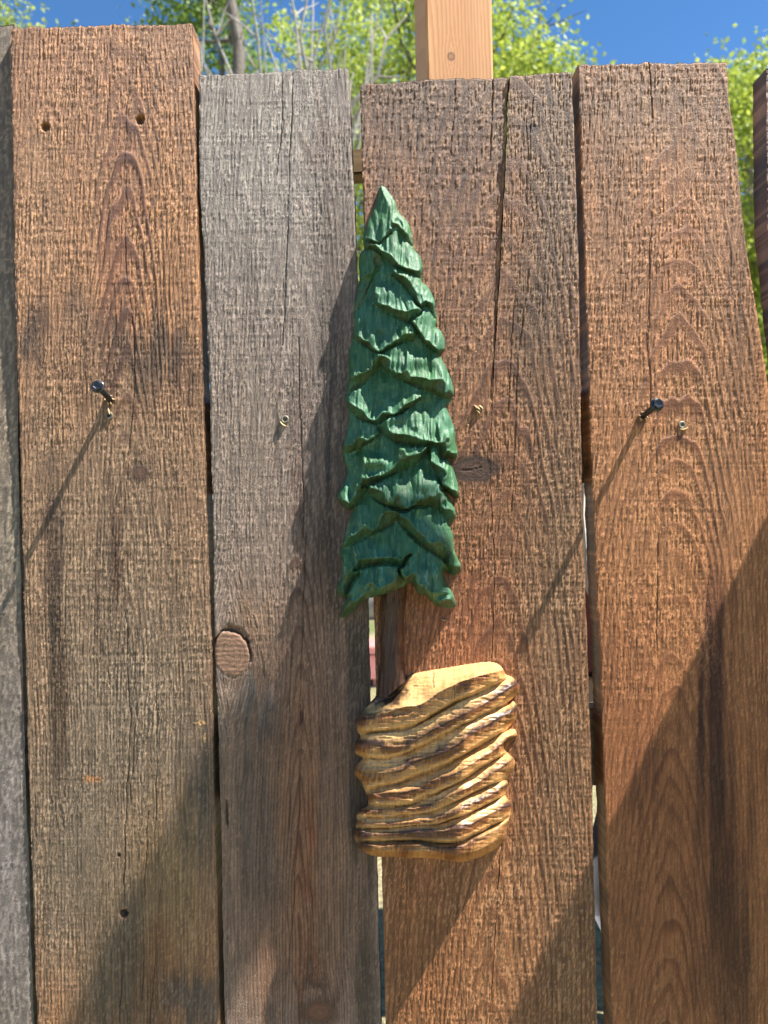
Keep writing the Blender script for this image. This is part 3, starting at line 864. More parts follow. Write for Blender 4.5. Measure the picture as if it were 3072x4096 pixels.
# lower edge of every bough, from the top of the tree down: (points, relief in mm, face length px, bevel px)
BOUGHS = [
    (zA([(360, 660), (430, 672), (535, 694), (575, 650), (660, 588)]), 5, 150, 14),
    (zA([(640, 575), (700, 520), (760, 600), (830, 690), (890, 735)]), 4, 90, 14),
    (zA([(360, 745), (470, 742), (560, 795), (640, 880), (760, 945), (900, 1005), (960, 1050)]), 7, 110, 26),
    (zA([(270, 1380), (350, 1270), (450, 1080), (555, 890)]), 4, 200, 40),
    (zA([(660, 1000), (740, 1060), (830, 1180), (900, 1290), (945, 1320), (1010, 1300), (1060, 1400), (1120, 1440)]), 7, 90, 22),
    (zA([(480, 1260), (560, 1330), (700, 1410), (850, 1460), (1000, 1300)]), 8, 150, 28),
    (zA([(840, 1445), (960, 1640), (1060, 1730), (1130, 1780), (1200, 1730)]), 8, 110, 30),
    (zA([(260, 1600), (400, 1690), (545, 1768), (640, 1700), (760, 1655), (880, 1630)]), 7, 150, 20),
    (zA([(520, 1850), (600, 1930), (700, 1995), (880, 2085), (1000, 2130), (1110, 2180), (1200, 2215), (1290, 2190)]), 9, 170, 40),
    (zA([(190, 2190), (330, 2095), (500, 1965), (545, 1880)]), 6, 140, 34),
    (zB([(190, 300), (330, 405), (470, 440), (560, 395), (700, 325), (850, 235)]), 9, 150, 24),
    (zB([(460, 490), (600, 585), (720, 635), (870, 645), (985, 645), (1010, 740), (1120, 760), (1190, 740)]), 10, 170, 34),
    (zB([(140, 700), (250, 675), (380, 605), (490, 530)]), 7, 110, 24),
    (zB([(320, 1020), (450, 965), (640, 865), (800, 805), (940, 670)]), 10, 150, 44),
    (zB([(930, 790), (1000, 935), (1050, 1015), (1130, 1078), (1200, 1090)]), 10, 110, 22),
    (zB([(100, 1110), (180, 1195), (240, 1195), (370, 1030)]), 9, 110, 30),
    (zB([(390, 1060), (500, 1150), (660, 1215), (800, 1195), (960, 1175), (1060, 1265), (1100, 1355), (1170, 1340)]), 11, 150, 40),
    (zB([(150, 1530), (300, 1475), (460, 1395), (600, 1318), (660, 1285)]), 9, 130, 34),
    (zB([(640, 1295), (760, 1435), (860, 1525), (970, 1595), (1055, 1650), (1100, 1745), (1180, 1775), (1225, 1720)]), 12, 170, 36),
    (zB([(250, 1745), (450, 1695), (600, 1685), (690, 1705), (765, 1590)]), 10, 150, 28),
    (zB([(85, 1925), (160, 1965), (210, 1945), (310, 1770)]), 10, 130, 34),
    (zB([(640, 1730), (700, 1835), (740, 1828), (780, 1875), (880, 1955), (930, 2015), (1030, 2055), (1130, 2060), (1190, 2010)]), 13, 200, 22),
    (zB([(110, 2150), (180, 2135), (350, 1995), (450, 1955), (590, 1935), (650, 1905), (720, 1740)]), 12, 190, 30),
]


def hf_mesh(name, px, py, h, keep, col, mat, parent, ids=None, id_names=None):
    """height field (mm in front of the fence) unprojected to the world; split by face id when given"""
    hm = h / 1000.0
    x, z = W(px, py, hm)
    V = np.stack([x, -hm, z], -1).reshape(-1, 3)
    nr, nc = px.shape
    I = np.arange(nr * nc).reshape(nr, nc)
    Q = np.stack([I[1:, :-1], I[1:, 1:], I[:-1, 1:], I[:-1, :-1]], -1)
    kq = keep[:-1, :-1] & keep[1:, :-1] & keep[:-1, 1:] & keep[1:, 1:]
    Cc = col.reshape(-1, 3)

    def emit(nm, sel, par):
        q = Q[sel]
        u, inv = np.unique(q.ravel(), return_inverse=True)
        return mesh_np(nm, V[u], inv.reshape(-1, 4), cols=Cc[u], mat=mat, parent=par)
    if ids is None:
        return emit(name, kq, parent)
    fid = ids[:-1, :-1]
    out = []
    for k in np.unique(fid[kq]):
        sel = kq & (fid == k)
        if sel.sum() < 6: continue
        out.append((k, emit(id_names, sel, parent)))
    return out


def boxblur(a, r):
    for ax in (0, 1):
        p = np.pad(a, [(r, r) if i == ax else (0, 0) for i in (0, 1)], mode='edge')
        c = np.cumsum(p, ax)
        c = np.concatenate([np.zeros_like(np.take(c, [0], ax)), c], ax)
        n = a.shape[ax]
        hi = np.take(c, np.arange(2 * r + 1, 2 * r + 1 + n), ax); lo = np.take(c, np.arange(0, n), ax)
        a = (hi - lo) / (2 * r + 1)
    return a


def build_tree():
    st = 3.0
    gx = np.arange(1330, 1870, st); gy = np.arange(726, 2486, st)
    px, py = np.meshgrid(gx, gy)
    pts = [tuple(p) for p in smoothline(TREE + [TREE[0]], 3)]
    sdv = polydist(px, py, pts)
    sd = np.where(inside(px, py, pts), sdv, -sdv)
    # width and centre of each row
    ins = sd > 0
    xl = np.array([gx[r][0] if r.any() else 1500 for r in ins]); xr = np.array([gx[r][-1] if r.any() else 1500 for r in ins])
    ker = np.ones(41) / 41
    pad = lambda a: np.convolve(np.pad(a.astype(float), 20, mode='edge'), ker, 'valid')
    xl = pad(xl)[:, None]; xr = pad(xr)[:, None]
    cx = (xl + xr) / 2; hw = np.maximum((xr - xl) / 2, 14) * 1.06
    depth = np.interp(py, [730, 1100, 1700, 2050, 2300, 2470], [12, 15, 20, 26, 33, 37])
    fl_ = np.interp(py, [1700, 2400], [.72, .50]); fr_ = np.interp(py, [1700, 2400], [.70, .85])
    q = np.clip((px - cx) / hw, -1, 1)
    rx_ = 0.28
    ql = np.clip((rx_ - q) / (1 + rx_), 0, 1); qr = np.clip((q - rx_) / (1 - rx_), 0, 1)
    body = depth * (1 - fl_ * ql ** 1.15 - fr_ * qr ** 1.5)
    hb = np.zeros_like(px); idm = np.full(px.shape, -1); dl = np.full(px.shape, 60.0); bvm = np.full(px.shape, 25.0); LL = np.full(px.shape, 150.0)
    wob = 4 * vn(px / 50, py / 50, 5) + 1.5 * vn(px / 14, py / 18, 6)
    for i in range(len(BOUGHS) - 1, -1, -1):
        e, A, L, bv = BOUGHS[i]
        e = smoothline(e, 6)
        ex, ey = e[:, 0], e[:, 1]
        o = np.argsort(ex)
        low = np.interp(px + wob, ex[o], ey[o])
        tooth = 6 * np.abs(vn(px / 13 + i * 7, py / 400, 50 + i)) * (1 if i > 3 else .4)
        reg = (py + wob < low - tooth) & (px > ex.min()) & (px < ex.max()) & (py > low - L * 1.9)
        d = polydist(px + wob, py + wob + tooth, [tuple(p) for p in e])
        t = np.clip((d - bv) / L, 0, 1.4)
        face = 1 - 0.95 * t ** 0.75
        bev = np.clip(d / bv, 0, 1) ** 0.9 * 1.0
        bvv = 1.35 * bv * np.clip(.75 + .7 * vn(px / 45 + i * 3.1, py / 45, 80 + i), .3, 1.4)
        t = np.clip((d - bvv) / L, 0, 1.4)
        face = 1 - 0.95 * t ** 0.8
        bev = np.clip(d / bvv, 0, 1) ** 0.9
        prof = np.where(d < bvv, bev, face)
        A_ = 2.6 * A * np.interp(np.mean(ey), [900, 1700, 2400], [1.0, 1.0, .95])
        h_i = A_ * np.maximum(prof, -0.3)
        hb = np.where(reg, h_i, hb); idm = np.where(reg, i, idm); dl = np.where(reg, d, dl); bvm = np.where(reg, bvv, bvm); LL = np.where(reg, L, LL)
    # chisel flutes running down the faces, deepest at the lip
    onface = ss(0.9, 1.2, dl / bvm)
    near = .5 + .5 * np.exp(-np.clip(dl - bvm, 0, None) / (0.6 * LL))
    sway = 10 * vn(px / 60, py / 90, 11)
    fl = np.abs(vn((px + sway) / 17 + idm * 3.3, py / 190 + idm, 12)) * 1.4 + np.abs(vn((px + sway) / 9 + idm * 5.1, py / 110, 13)) * .6
    nick = ss(.35, .75, vn((px + sway) / 22 + idm * 9.7, py / 75 + idm * 3, 14))
    h = body + hb - onface * near * (3.6 * (1 - fl)) - onface * 5.0 * nick * near
    h += 1.2 * fbm(px / 42, py / 55, 15) * onface + 0.5 * vn(px / 10, py / 26, 16) + 0.28 * vn(px / 4.5, py / 14, 17)
    # bevels show gouge marks along their length
    h += (1 - onface) * 0.5 * vn((px + py) / 9, (px - py) / 40, 18)
    h = 0.55 * h + 0.45 * boxblur(h, 1)
    # round off to the fence at the outline
    rnd = np.sqrt(np.clip(1 - (1 - np.clip(sd / 26.0, 0, 1)) ** 2, 0, 1))
    h = np.where(sd > 0, np.maximum(h, 6) * (0.12 + 0.88 * rnd), -3.0)
    keep = sd > -st * 1.5
    # colour
    g1, g2 = lin((60, 102, 76)), lin((56, 96, 60))
    mixv = ss(-.5, .5, fbm(px / 90, py / 120, 21))[..., None]
    col = g1 * mixv + g2 * (1 - mixv)
    col = col * (1 + .22 * vn(px / 7, py / 60, 22) + .15 * vn(px / 3, py / 20, 23))[..., None]
    thin = (1 - ss(.75, 1.1, dl / bvm)) * ss(-.5, .25, fbm(px / 50, py / 30, 24) + .5 * vn((px + py) / 10, (px - py) / 50, 25))
    col = col + (lin((70, 70, 42)) - col) * (0.55 * thin)[..., None]
    ln = np.exp(-((vn((px + py * .6) / 14, (px * .3 - py) / 60, 28)) / .10) ** 2) * (1 - onface)
    col = col * (1 - .45 * ln)[..., None]
    worn_glint = ss(.55, .9, vn(px / 6, py / 14, 26)) * np.exp(-((dl - bvm * 1.05) / 9) ** 2)  # worn paint on the lips plus highlights put into the colour
    col = col + (lin((150, 180, 150)) - col) * (0.35 * worn_glint)[..., None]
    dry = ss(.35, .8, vn(px / 4, py / 16, 27) + .5 * vn(px / 30, py / 30, 29)) * onface * ss(-.2, .6, fl - .7)  # dry-brushed streaks on the flutes, with glints painted in as well
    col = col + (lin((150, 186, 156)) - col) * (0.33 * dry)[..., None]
    for _ in range(80):                       # hand stray spots to the nearest bough
        if (idm >= 0).all(): break
        for ax, sh in ((0, 1), (0, -1), (1, 1), (1, -1)):
            idm = np.where(idm < 0, np.roll(idm, sh, ax), idm)
    crown = empty('crown', (0, 0, 0))
    crown.parent = carving
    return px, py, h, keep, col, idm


tpx, tpy, th, tkeep, tcol, tid = build_tree()


def build_trunk():
    st = 3.0
    gx = np.arange(1480, 1700, st); gy = np.arange(2300, 2800, st)
    px, py = np.meshgrid(gx, gy)
    prof_y = [2300, 2390, 2480, 2580, 2670, 2705, 2740, 2800]
    xl = np.interp(py, prof_y, [1524, 1523, 1520, 1521, 1519, 1516, 1512, 1506]) + 2.5 * vn(py / 40, py * 0, 31)
    xr = np.interp(py, prof_y, [1630, 1626, 1618, 1614, 1617, 1622, 1628, 1632]) + 2.5 * vn(py / 40, py * 0, 32)
    q = (px - (xl + xr) / 2) / ((xr - xl) / 2)
    d = np.interp(py, [2300, 2420, 2600, 2800], [24, 25, 27, 30])
    h = d * np.sqrt(np.clip(1 - q * q, 0, 1)) ** .8
    h += 2.6 * fbm(px / 9, py / 120, 33) + 2.6 * np.abs(vn(px / 14 + .01 * py, py / 160, 34)) - 1.4 + .5 * vn(px / 4, py / 30, 35)
    h = np.where(np.abs(q) < 1, np.maximum(h, 1), -3)
    keep = (np.abs(q) < 1.12) & (py < 2792 - np.clip(px - 1545, 0, 200) * .85)
    col = lin((82, 56, 40)) * (1 + .35 * vn(px / 8, py / 110, 36) + .2 * vn(px / 3.5, py / 40, 37))[..., None]
    gr = np.abs(vn(px / 11 + .012 * py, py / 130, 38))
    col = col * (1 - .55 * (1 - ss(0, .22, gr)))[..., None]
    burn = ss(2540, 2700, py + 40 * vn(px / 20, py / 40, 39))
    col = col + (lin((62, 38, 32)) - col) * (0.75 * burn)[..., None]
    hf_mesh('trunk', px, py, h, keep, col, M_TRUNK, carving)


ROCK = zC([(270, 800), (150, 930), (102, 1010), (98, 1080), (130, 1145), (88, 1185), (85, 1270), (148, 1310), (88, 1375), (80, 1440), (130, 1495), (168, 1590), (190, 1690), (108, 1740),
           (92, 1850), (75, 1925), (95, 1995), (150, 2060), (250, 2098), (500, 2108), (720, 2118), (920, 2146), (1050, 2118), (1180, 2060), (1280, 1970), (1305, 1860), (1332, 1740),
           (1330, 1670), (1288, 1612), (1312, 1530), (1300, 1480), (1352, 1400), (1366, 1330), (1310, 1272), (1306, 1212), (1382, 1140), (1362, 1080), (1308, 1078), (1370, 1000),
           (1386, 900), (1352, 855), (1318, 868), (1392, 780), (1396, 720), (1342, 660), (1298, 645), (1252, 572), (1190, 540), (1080, 545), (850, 580), (600, 622), (505, 660), (390, 780)])
RC = [  # alternating rim / groove curves, top to bottom
    ('R', [(0, 1010), (150, 985), (360, 938), (480, 905), (600, 882), (700, 815), (860, 735), (1100, 645), (1290, 600), (1450, 560)]),
    ('G', [(0, 1135), (130, 1130), (300, 1105), (500, 1085), (650, 1015), (800, 925), (1000, 830), (1290, 672), (1450, 600)]),
    ('R', [(0, 1185), (95, 1190), (200, 1205), (480, 1212), (600, 1150), (750, 1062), (900, 985), (1100, 885), (1290, 765), (1450, 665)]),
    ('G', [(0, 1305), (140, 1305), (300, 1325), (450, 1285), (600, 1225), (800, 1130), (1000, 1030), (1180, 930), (1320, 862), (1450, 800)]),
    ('R', [(0, 1370), (90, 1395), (200, 1430), (420, 1412), (530, 1352), (700, 1292), (850, 1230), (1000, 1125), (1150, 1032), (1300, 960), (1450, 860)]),
    ('G', [(0, 1560), (165, 1570), (400, 1535), (600, 1455), (800, 1385), (1000, 1275), (1150, 1185), (1310, 1085), (1450, 1000)]),
    ('R', [(0, 1590), (180, 1605), (380, 1585), (560, 1562), (700, 1500), (900, 1422), (1050, 1342), (1200, 1242), (1380, 1120), (1450, 1080)]),
    ('G', [(0, 1690), (190, 1700), (420, 1702), (560, 1668), (760, 1592), (900, 1515), (1050, 1425), (1310, 1275), (1450, 1200)]),
    ('R', [(0, 1720), (240, 1742), (450, 1724), (680, 1692), (850, 1605), (1000, 1540), (1200, 1422), (1360, 1322), (1450, 1270)]),
    ('G', [(0, 1770), (230, 1792), (500, 1774), (700, 1744), (900, 1664), (1100, 1565), (1300, 1482), (1450, 1400)]),
    ('R', [(0, 1800), (110, 1815), (200, 1842), (470, 1824), (720, 1800), (950, 1720), (1150, 1622), (1310, 1530), (1450, 1460)]),
    ('G', [(0, 1860), (220, 1885), (560, 1856), (730, 1842), (1000, 1762), (1290, 1615), (1450, 1540)]),
    ('R', [(0, 1880), (100, 1890), (220, 1935), (500, 1915), (740, 1902), (950, 1872), (1150, 1765), (1330, 1680), (1450, 1620)]),
    ('G', [(0, 1975), (200, 1990), (500, 1982), (880, 1995), (1100, 1905), (1310, 1795), (1450, 1720)]),
    ('R', [(0, 2000), (200, 2015), (500, 2010), (890, 2030), (1100, 1940), (1310, 1830), (1450, 1760)]),
    ('B', [(0, 2230), (1450, 2230)]),
]
BURN = {0: .35, 2: 1.0, 4: .95, 6: .55, 8: .6, 10: .65, 12: .8, 14: .55}


def build_rock():
    st = 3.0
    gx = np.arange(1400, 2096, st); gy = np.arange(2630, 3466, st)
    px, py = np.meshgrid(gx, gy)
    zx = (px - 1380) / .4973; zy = (py - 2380) / .4973
    pts = [tuple(p) for p in smoothline(ROCK + [ROCK[0]], 3)]
    sdv = polydist(px, py, pts)
    sd = np.where(inside(px, py, pts), sdv, -sdv)
    wob = 9 * vn(zx / 150, zy / 70, 61) + 3 * vn(zx / 50, zy / 35, 62)
    curves = []
    for typ, c in RC:
        c = smoothline(c, 5)
        curves.append(np.interp(zx, c[:, 0], c[:, 1]) + wob)
    for k in range(1, len(curves)):
        curves[k] = np.maximum(curves[k], curves[k - 1] + 14)
    # body : two flat faces meeting at a soft corner on the right
    cxn = np.interp(zy, [550, 1200, 2140], [1050, 960, 905])
    dx = zx - cxn
    body = 78 - np.where(dx < 0, -dx * 0.043, dx * 0.075 + 0.00003 * dx * dx)
    body = boxblur(body, 3)
    top = np.interp(zx, [0, 270, 390, 505, 600, 850, 1080, 1190, 1298, 1450], [1000, 800, 780, 660, 622, 580, 545, 540, 640, 660])
    p = np.zeros_like(px); seg = np.full(px.shape, -1); tt = np.zeros_like(px)
    for k in range(len(curves) - 1):
        a, b = curves[k], curves[k + 1]
        m = (zy >= a) & (zy < b)
        t = np.clip((zy - a) / (b - a), 0, 1)
        if RC[k][0] == 'R':
            v = 1 - 0.10 * t - 0.90 * ss(.74, 1.0, t)
            if RC[k + 1][0] == 'B': v = 1 - .1 * t
        else:
            v = np.clip(t, 0, 1) ** 0.5
        p = np.where(m, v, p); seg = np.where(m, k, seg); tt = np.where(m, t, tt)
    A = 20 * (0.8 + 0.4 * vn(zx / 260, seg * 3.7, 63))
    A = A * np.where(np.isin(seg, (6, 7, 8, 9)), .8, 1.0) * np.interp(zx, [100, 500, 900, 1350], [.8, .75, 1.0, 1.15])
    h = body + A * (p - 1) * (1 + .25 * vn(zx / 120, seg * 2.3 + .5, 68)) + 2.2 * vn(zx / 210, np.floor((seg + 1) / 2) * 4.1, 69)
    # sloping top face running back to the fence
    ta = curves[0]
    back = np.clip((ta - zy) / np.maximum(ta - top, 60), 0, 1)
    htop = body - 56 * back ** 0.85 - 2 * np.exp(-((zx - 480) / 150) ** 2) * ss(.0, .2, back)
    h = np.where(zy < ta, htop, h)
    isTop = zy < ta
    # carved hollow in the top rim on the left
    hol = np.hypot((zx - 330) / 250, (zy - (955 - (zx - 330) * .12)) / 38)
    hm = 1 - ss(.55, 1.0, hol + .15 * vn(zx / 40, zy / 15, 64))
    h -= 5.0 * hm
    h += 0.7 * fbm(zx / 160, zy / 40, 65) + 0.40 * vn(zx / 60, zy / 11, 66) + .16 * vn(zx / 14, zy / 6, 67) - 1.1 * ss(.3, .6, vn(zx / 70, zy / 16, 57))
    chk = 1 - ss(2.5, 7, polydist(zx, zy, [(705, 612), (716, 640), (705, 680), (714, 745)]))
    chk2 = 1 - ss(2.5, 6, polydist(zx, zy, [(878, 735), (884, 780), (880, 830)]))
    h -= 1.6 * chk + 1.0 * chk2
    rnd = np.sqrt(np.clip(1 - (1 - np.clip(sd / 30.0, 0, 1)) ** 2, 0, 1))
    h = np.where(sd > 0, np.maximum(h, 8) * (0.10 + 0.90 * rnd), -3)
    keep = sd > -st * 1.5
    # ---- colour
    pale, tan, brown, char = lin((214, 170, 110)), lin((192, 140, 84)), lin((112, 66, 34)), lin((46, 30, 32))
    cream = lin((200, 158, 104))
    col = np.zeros(px.shape + (3,)) + tan
    strk = np.clip(.5 + .55 * vn(zx / 9 + .15 * zy / 10, zy / 60, 70) + .35 * vn(zx / 30, zy / 80, 60), 0, 1)
    n1 = fbm(zx / 150, zy / 45, 71)
    isR = (seg % 2 == 0) & (seg >= 0)
    bl = np.zeros_like(px)
    for k, b in BURN.items():
        bl = np.where((seg == k) | (seg == k - 1), b, bl)
    # groove and upward faces pale, fronts scorched in streaks
    palem = np.where(isR, ss(.55, .95, tt), 1 - ss(.5, .95, tt))
    palem = np.clip(palem + .35 * n1, 0, 1)
    col = col + (pale - col) * (.85 * palem)[..., None]
    scor = np.where(isR, (1 - ss(.25, .75, tt)) * (.35 + .65 * strk), 0)
    scor = np.clip(scor * (.8 + .9 * vn(zx / 120, seg * 5.1 + zy / 300, 72)) + .15 * scor, 0, 1)
    col = col + (brown - col) * (.95 * np.clip(1.25 * scor * (0.6 + bl), 0, 1))[..., None]
    ridge = np.where(isR, np.exp(-(tt / .16) ** 2), np.exp(-((1 - tt) / .55) ** 2))
    ridge = np.where(seg >= 0, ridge, 0) * bl * 1.25 * (.55 + .75 * ss(-.4, .5, vn(zx / 130, seg * 3.1, 73)))
    ridge = np.clip(ridge * (.75 + .5 * strk), 0, 1)
    col = col + (char - col) * (.92 * ridge)[..., None]
    topc = cream * (1 + .10 * fbm(zx / 60, zy / 25, 74))[..., None]
    topc = topc + (lin((190, 130, 80)) - topc) * (ss(.15, .75, fbm(zx / 130, zy / 60, 75) + .25 * ss(300, 600, 700 - np.hypot(zx - 430, (zy - 740) * 1.2))) * .6)[..., None]
    nb = np.exp(-(np.hypot((zx - 330) / 200, (zy - 800) / 110)) ** 2)
    topc = topc + (char - topc) * (.9 * ss(.3, .75, nb + .2 * vn(zx / 25, zy / 25, 76)))[..., None]
    col = np.where(isTop[..., None], topc, col)
    lefttop = ss(.2, .7, (1 - np.clip((zx - 100) / 130, 0, 1))) * ss(780, 900, zy) * (1 - ss(960, 1060, zy))
    col = col + (char - col) * (.7 * lefttop)[..., None]
    hb_ = hm * (.55 + .5 * vn(zx / 15, zy / 8, 77))
    col = col + (lin((86, 52, 34)) - col) * np.clip(.85 * hb_, 0, 1)[..., None]
    dk = np.exp(-((zx - 640) / 230) ** 2 - ((zy - 1945) / 45) ** 2) + np.exp(-((zx - 120) / 70) ** 2 - ((zy - 1960) / 110) ** 2)
    col = col + (char - col) * (.75 * np.clip(dk, 0, 1))[..., None]
    col = col * (1 - .6 * np.maximum(chk, chk2))[..., None]
    col = col * (1 + .18 * vn(zx / 14, zy / 60, 78) + .16 * vn(zx / 6, zy / 14, 79) + .15 * vn(zx / 90, zy / 7, 59))[..., None]
    fleck = ss(.55, .85, vn(zx / 8, zy / 22, 58)) * (seg >= 0)
    col = col * (1 - .35 * fleck)[..., None]
    ids = np.where(seg < 0, 0, (seg + 1) // 2 + 0)
    ids = np.where(isTop, 0, np.maximum(1, (seg + 1) // 2 + 1))
    root = empty('rock_base', (0, 0, 0)); root.parent = carving
    for k, o in hf_mesh('ledge', px, py, h, keep, col, M_CARVE, carving, ids, 'ledge'):
        w = o.matrix_world.copy()
        o.parent = root
        if k == 0: o.name = 'top_face'


def build_crown():
    crown = [c for c in carving.children if c.name.startswith('crown')][0]
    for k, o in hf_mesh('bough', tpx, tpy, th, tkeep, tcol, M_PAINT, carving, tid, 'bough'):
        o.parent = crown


build_trunk()
build_rock()
build_crown()

# ------------------------------------------------------------------ unseen plank added edge-on beyond the right edge to throw the big shadow
def shadow_plank():
    x0 = 0.76
    ztop = HC - 0.055 + (x0 - 0.514) / 0.545
    root = empty('shadow_plank', (x0, -0.1, 0))
    tag(root, 'unseen upright brown plank added beyond the right edge to cast the big shadow', 'plank')
    bm = box_bm(x0, x0 + .036, -0.215, -0.006, 0.01, ztop, .003)
    bm_obj('plank_body', bm, M_SIDE, root)


shadow_plank()


def shadow_board():  # out-of-view board added to cast the diagonal shadow at lower left
    H = 3.4
    y0 = (H - .91) * .175; x = -.194 + .545 * (H - .91)
    root = empty('shadow_board', (x + .1, -1.4, 0))
    tag(root, 'unseen overhead board on a post, added to cast the lower left shadow', 'shadow caster')
    bm_obj('caster_board', box_bm(x, x + .21, -1.6, -y0, H, H + .04, .003), M_SIDE, root)
    bm_obj('post', box_bm(x + .06, x + .15, -1.5, -1.41, 0, H - .001, .004), M_SIDE, root)  # added prop holding the shadow-casting board up


shadow_board()

# ------------------------------------------------------------------ things seen through the gaps
def gap_things():
    m_red = plain_mat('faded_red_paint', (0.42, 0.13, 0.12), (0.55, 0.24, 0.22), scale=8, rough=.7)
    m_dred = plain_mat('dark_red_paint', (0.030, 0.005, 0.005), (0.05, 0.008, 0.008), scale=8, rough=.6)
    m_white = plain_mat('chalky_white', (0.6, 0.57, 0.5), (0.78, 0.76, 0.7), scale=30, rough=.8)
    m_stone = plain_mat('grey_stone', (0.20, 0.18, 0.16), (0.42, 0.37, 0.32), scale=4, rough=.9, bump=.6, dist=.05)
    m_grey = plain_mat('grey_sheet_metal', (0.12, 0.13, 0.14), (0.2, 0.21, 0.23), scale=3, rough=.45, metal=.3)
    # faded red bench far behind the slit beside the trunk
    root = empty('red_bench', (-0.15, 4.1, 0)); tag(root, 'faded red low wooden bench seen through the slit beside the carved trunk', 'bench')
    bm_obj('bench_top', box_bm(-0.75, .45, 3.95, 4.3, .22, .27, .006), m_red, root)
    for xa in (-.7, -.1, .36):
        bm_obj('leg', box_bm(xa, xa + .05, 3.98, 4.27, 0, .22, .004), m_red, root)
    bm_obj('front_board', box_bm(-.74, .44, 3.952, 3.975, .06, .218, .003), m_red, root)
    # boulders behind it
    for k, (bx, by, r) in enumerate(((-.25, 7.5, .45), (.55, 8.2, .55))):
        bm = bmesh.new()
        bmesh.ops.create_icosphere(bm, subdivisions=4, radius=r)
        for v in bm.verts:
            f = 1 + .16 * float(vn(np.array(v.co.x * 3 + k * 9), np.array(v.co.z * 3 + v.co.y * 2), 90))
            v.co = Vector((v.co.x * 1.2 * f + bx, v.co.y * f + by, v.co.z * .75 * f + r * .45))
        tag(bm_obj('boulder', bm, m_stone, None, True), ('pale rounded boulder behind the red bench, the nearer one', 'pale rounded boulder behind the red bench, the farther one')[k], 'boulder')
    # dark red cabinet with pale antler-like branch hanging in front, seen between split plank and tan plank
    root = empty('red_cabinet', (0.55, 0.75, 0)); tag(root, 'dark red painted cabinet behind the gap left of the right bolt plank', 'cabinet')
    bm_obj('cabinet_body', box_bm(.36, 1.0, .55, .95, .79, 1.20, .006), m_dred, root)
    bm_obj('cabinet_door', box_bm(.38, .98, .535, .549, .80, 1.17, .004), m_dred, root)
    bm_obj('drawer', box_bm(.37, .99, .552, .93, .735, .788, .004), m_white, root)
    for xa in (.56, .95):
        for ya in (.60, .88):
            bm_obj('leg', box_bm(xa, xa + .03, ya, ya + .03, 0, .734, .003), m_dred, root)
    bm = bmesh.new()
    path = [(2318, 1180), (2320, 1390), (2334, 1960), (2332, 2060), (2338, 2120), (2346, 2230), (2350, 2300), (2349, 2350), (2362, 2395)]
    prev = None
    for i, (a, b) in enumerate(path):
        x, z = W(a, b, -.45)
        r = (.004, .004, .005, .003, .003, .006, .006, .0045, .002)[i]
        ring = [bm.verts.new((x + r * math.cos(t), .45 + r * math.sin(t), z)) for t in np.linspace(0, 2 * math.pi, 8, endpoint=False)]
        if prev:
            for k in range(8): bm.faces.new((prev[k], prev[(k + 1) % 8], ring[(k + 1) % 8], ring[k]))
        prev = ring
    tag(bm_obj('bleached_branch', bm, m_white, None, True), 'thin bleached white branch hanging behind the gap right of the split plank', 'branch')
    # leaning grey sheet
    root = empty('metal_sheet', (.42, .6, 0)); tag(root, 'curved grey metal sheet leaning behind the fence low in the right gap', 'metal sheet')
    bm = bmesh.new(); prev = None
    for i, t in enumerate(np.linspace(0, 1, 14)):
        zc = .02 + t * .46
        xc = float(np.interp(zc, [0, .18, .30, .40, .48], [.52, .47, .415, .43, .46]))
        row = []
        for s in np.linspace(0, 1, 10):
            row.append(bm.verts.new((xc + s * .22, .50 + .08 * (s - .5) ** 2 + .12 * t, zc)))
        if prev:
            for k in range(9): bm.faces.new((prev[k], prev[k + 1], row[k + 1], row[k]))
        prev = row
    bmesh.ops.solidify(bm, geom=bm.faces[:], thickness=.003)
    bm_obj('sheet', bm, m_grey, root, True)


gap_things()

# ------------------------------------------------------------------ trees behind the fence
def limb(bm, p0, p1, r0, r1, seg=7, n=5, wig=.06):
    p0 = Vector(p0); p1 = Vector(p1)
    d = (p1 - p0); L = d.length
    q = d.normalized().to_track_quat('Z', 'Y')
    prev = None
    ox = [0.0] + [random.uniform(-wig, wig) * L * .3 for _ in range(n - 1)] + [0.0]
    oy = [0.0] + [random.uniform(-wig, wig) * L * .3 for _ in range(n - 1)] + [0.0]
    mids = []
    for i in range(n + 1):
        t = i / n
        c = p0 + d * t + q @ Vector((ox[i], oy[i], 0)); mids.append(c)
        r = r0 + (r1 - r0) * t
        ring = [bm.verts.new(c + q @ Vector((r * math.cos(a), r * math.sin(a), 0))) for a in [2 * math.pi * k / seg for k in range(seg)]]
        if prev:
            for k in range(seg): bm.faces.new((prev[k], prev[(k + 1) % seg], ring[(k + 1) % seg], ring[k]))
        prev = ring
    return mids


def leaves(clumps, per, size, c0, c1, spread):
    V = []; C = []
    n = len(clumps) * per
    cl = np.repeat(np.array(clumps), per, 0)
    cen = cl[:, :3] + rng.normal(0, 1, (n, 3)) * cl[:, 3:4] * spread
    d = rng.normal(0, 1, (n, 3)); d /= np.linalg.norm(d, axis=1)[:, None]
    e = rng.normal(0, 1, (n, 3)); e -= d * (d * e).sum(1)[:, None]; e /= np.linalg.norm(e, axis=1)[:, None]
    nn = np.cross(d, e)
    s = size * rng.uniform(.6, 1.3, n)[:, None]
    v = np.stack([cen - d * s, cen + e * s * .62 - nn * s * .12 - d * s * .15, cen + d * s, cen - e * s * .62 - nn * s * .12 - d * s * .15], 1).reshape(-1, 3)
    q = np.arange(n * 4).reshape(-1, 4)
    t = rng.uniform(0, 1, n)[:, None] * .7 + np.repeat(rng.uniform(0, .3, len(clumps)), per)[:, None]
    c = np.repeat(lin(c0) * (1 - t) + lin(c1) * t, 4, 0)
    return v, q, c


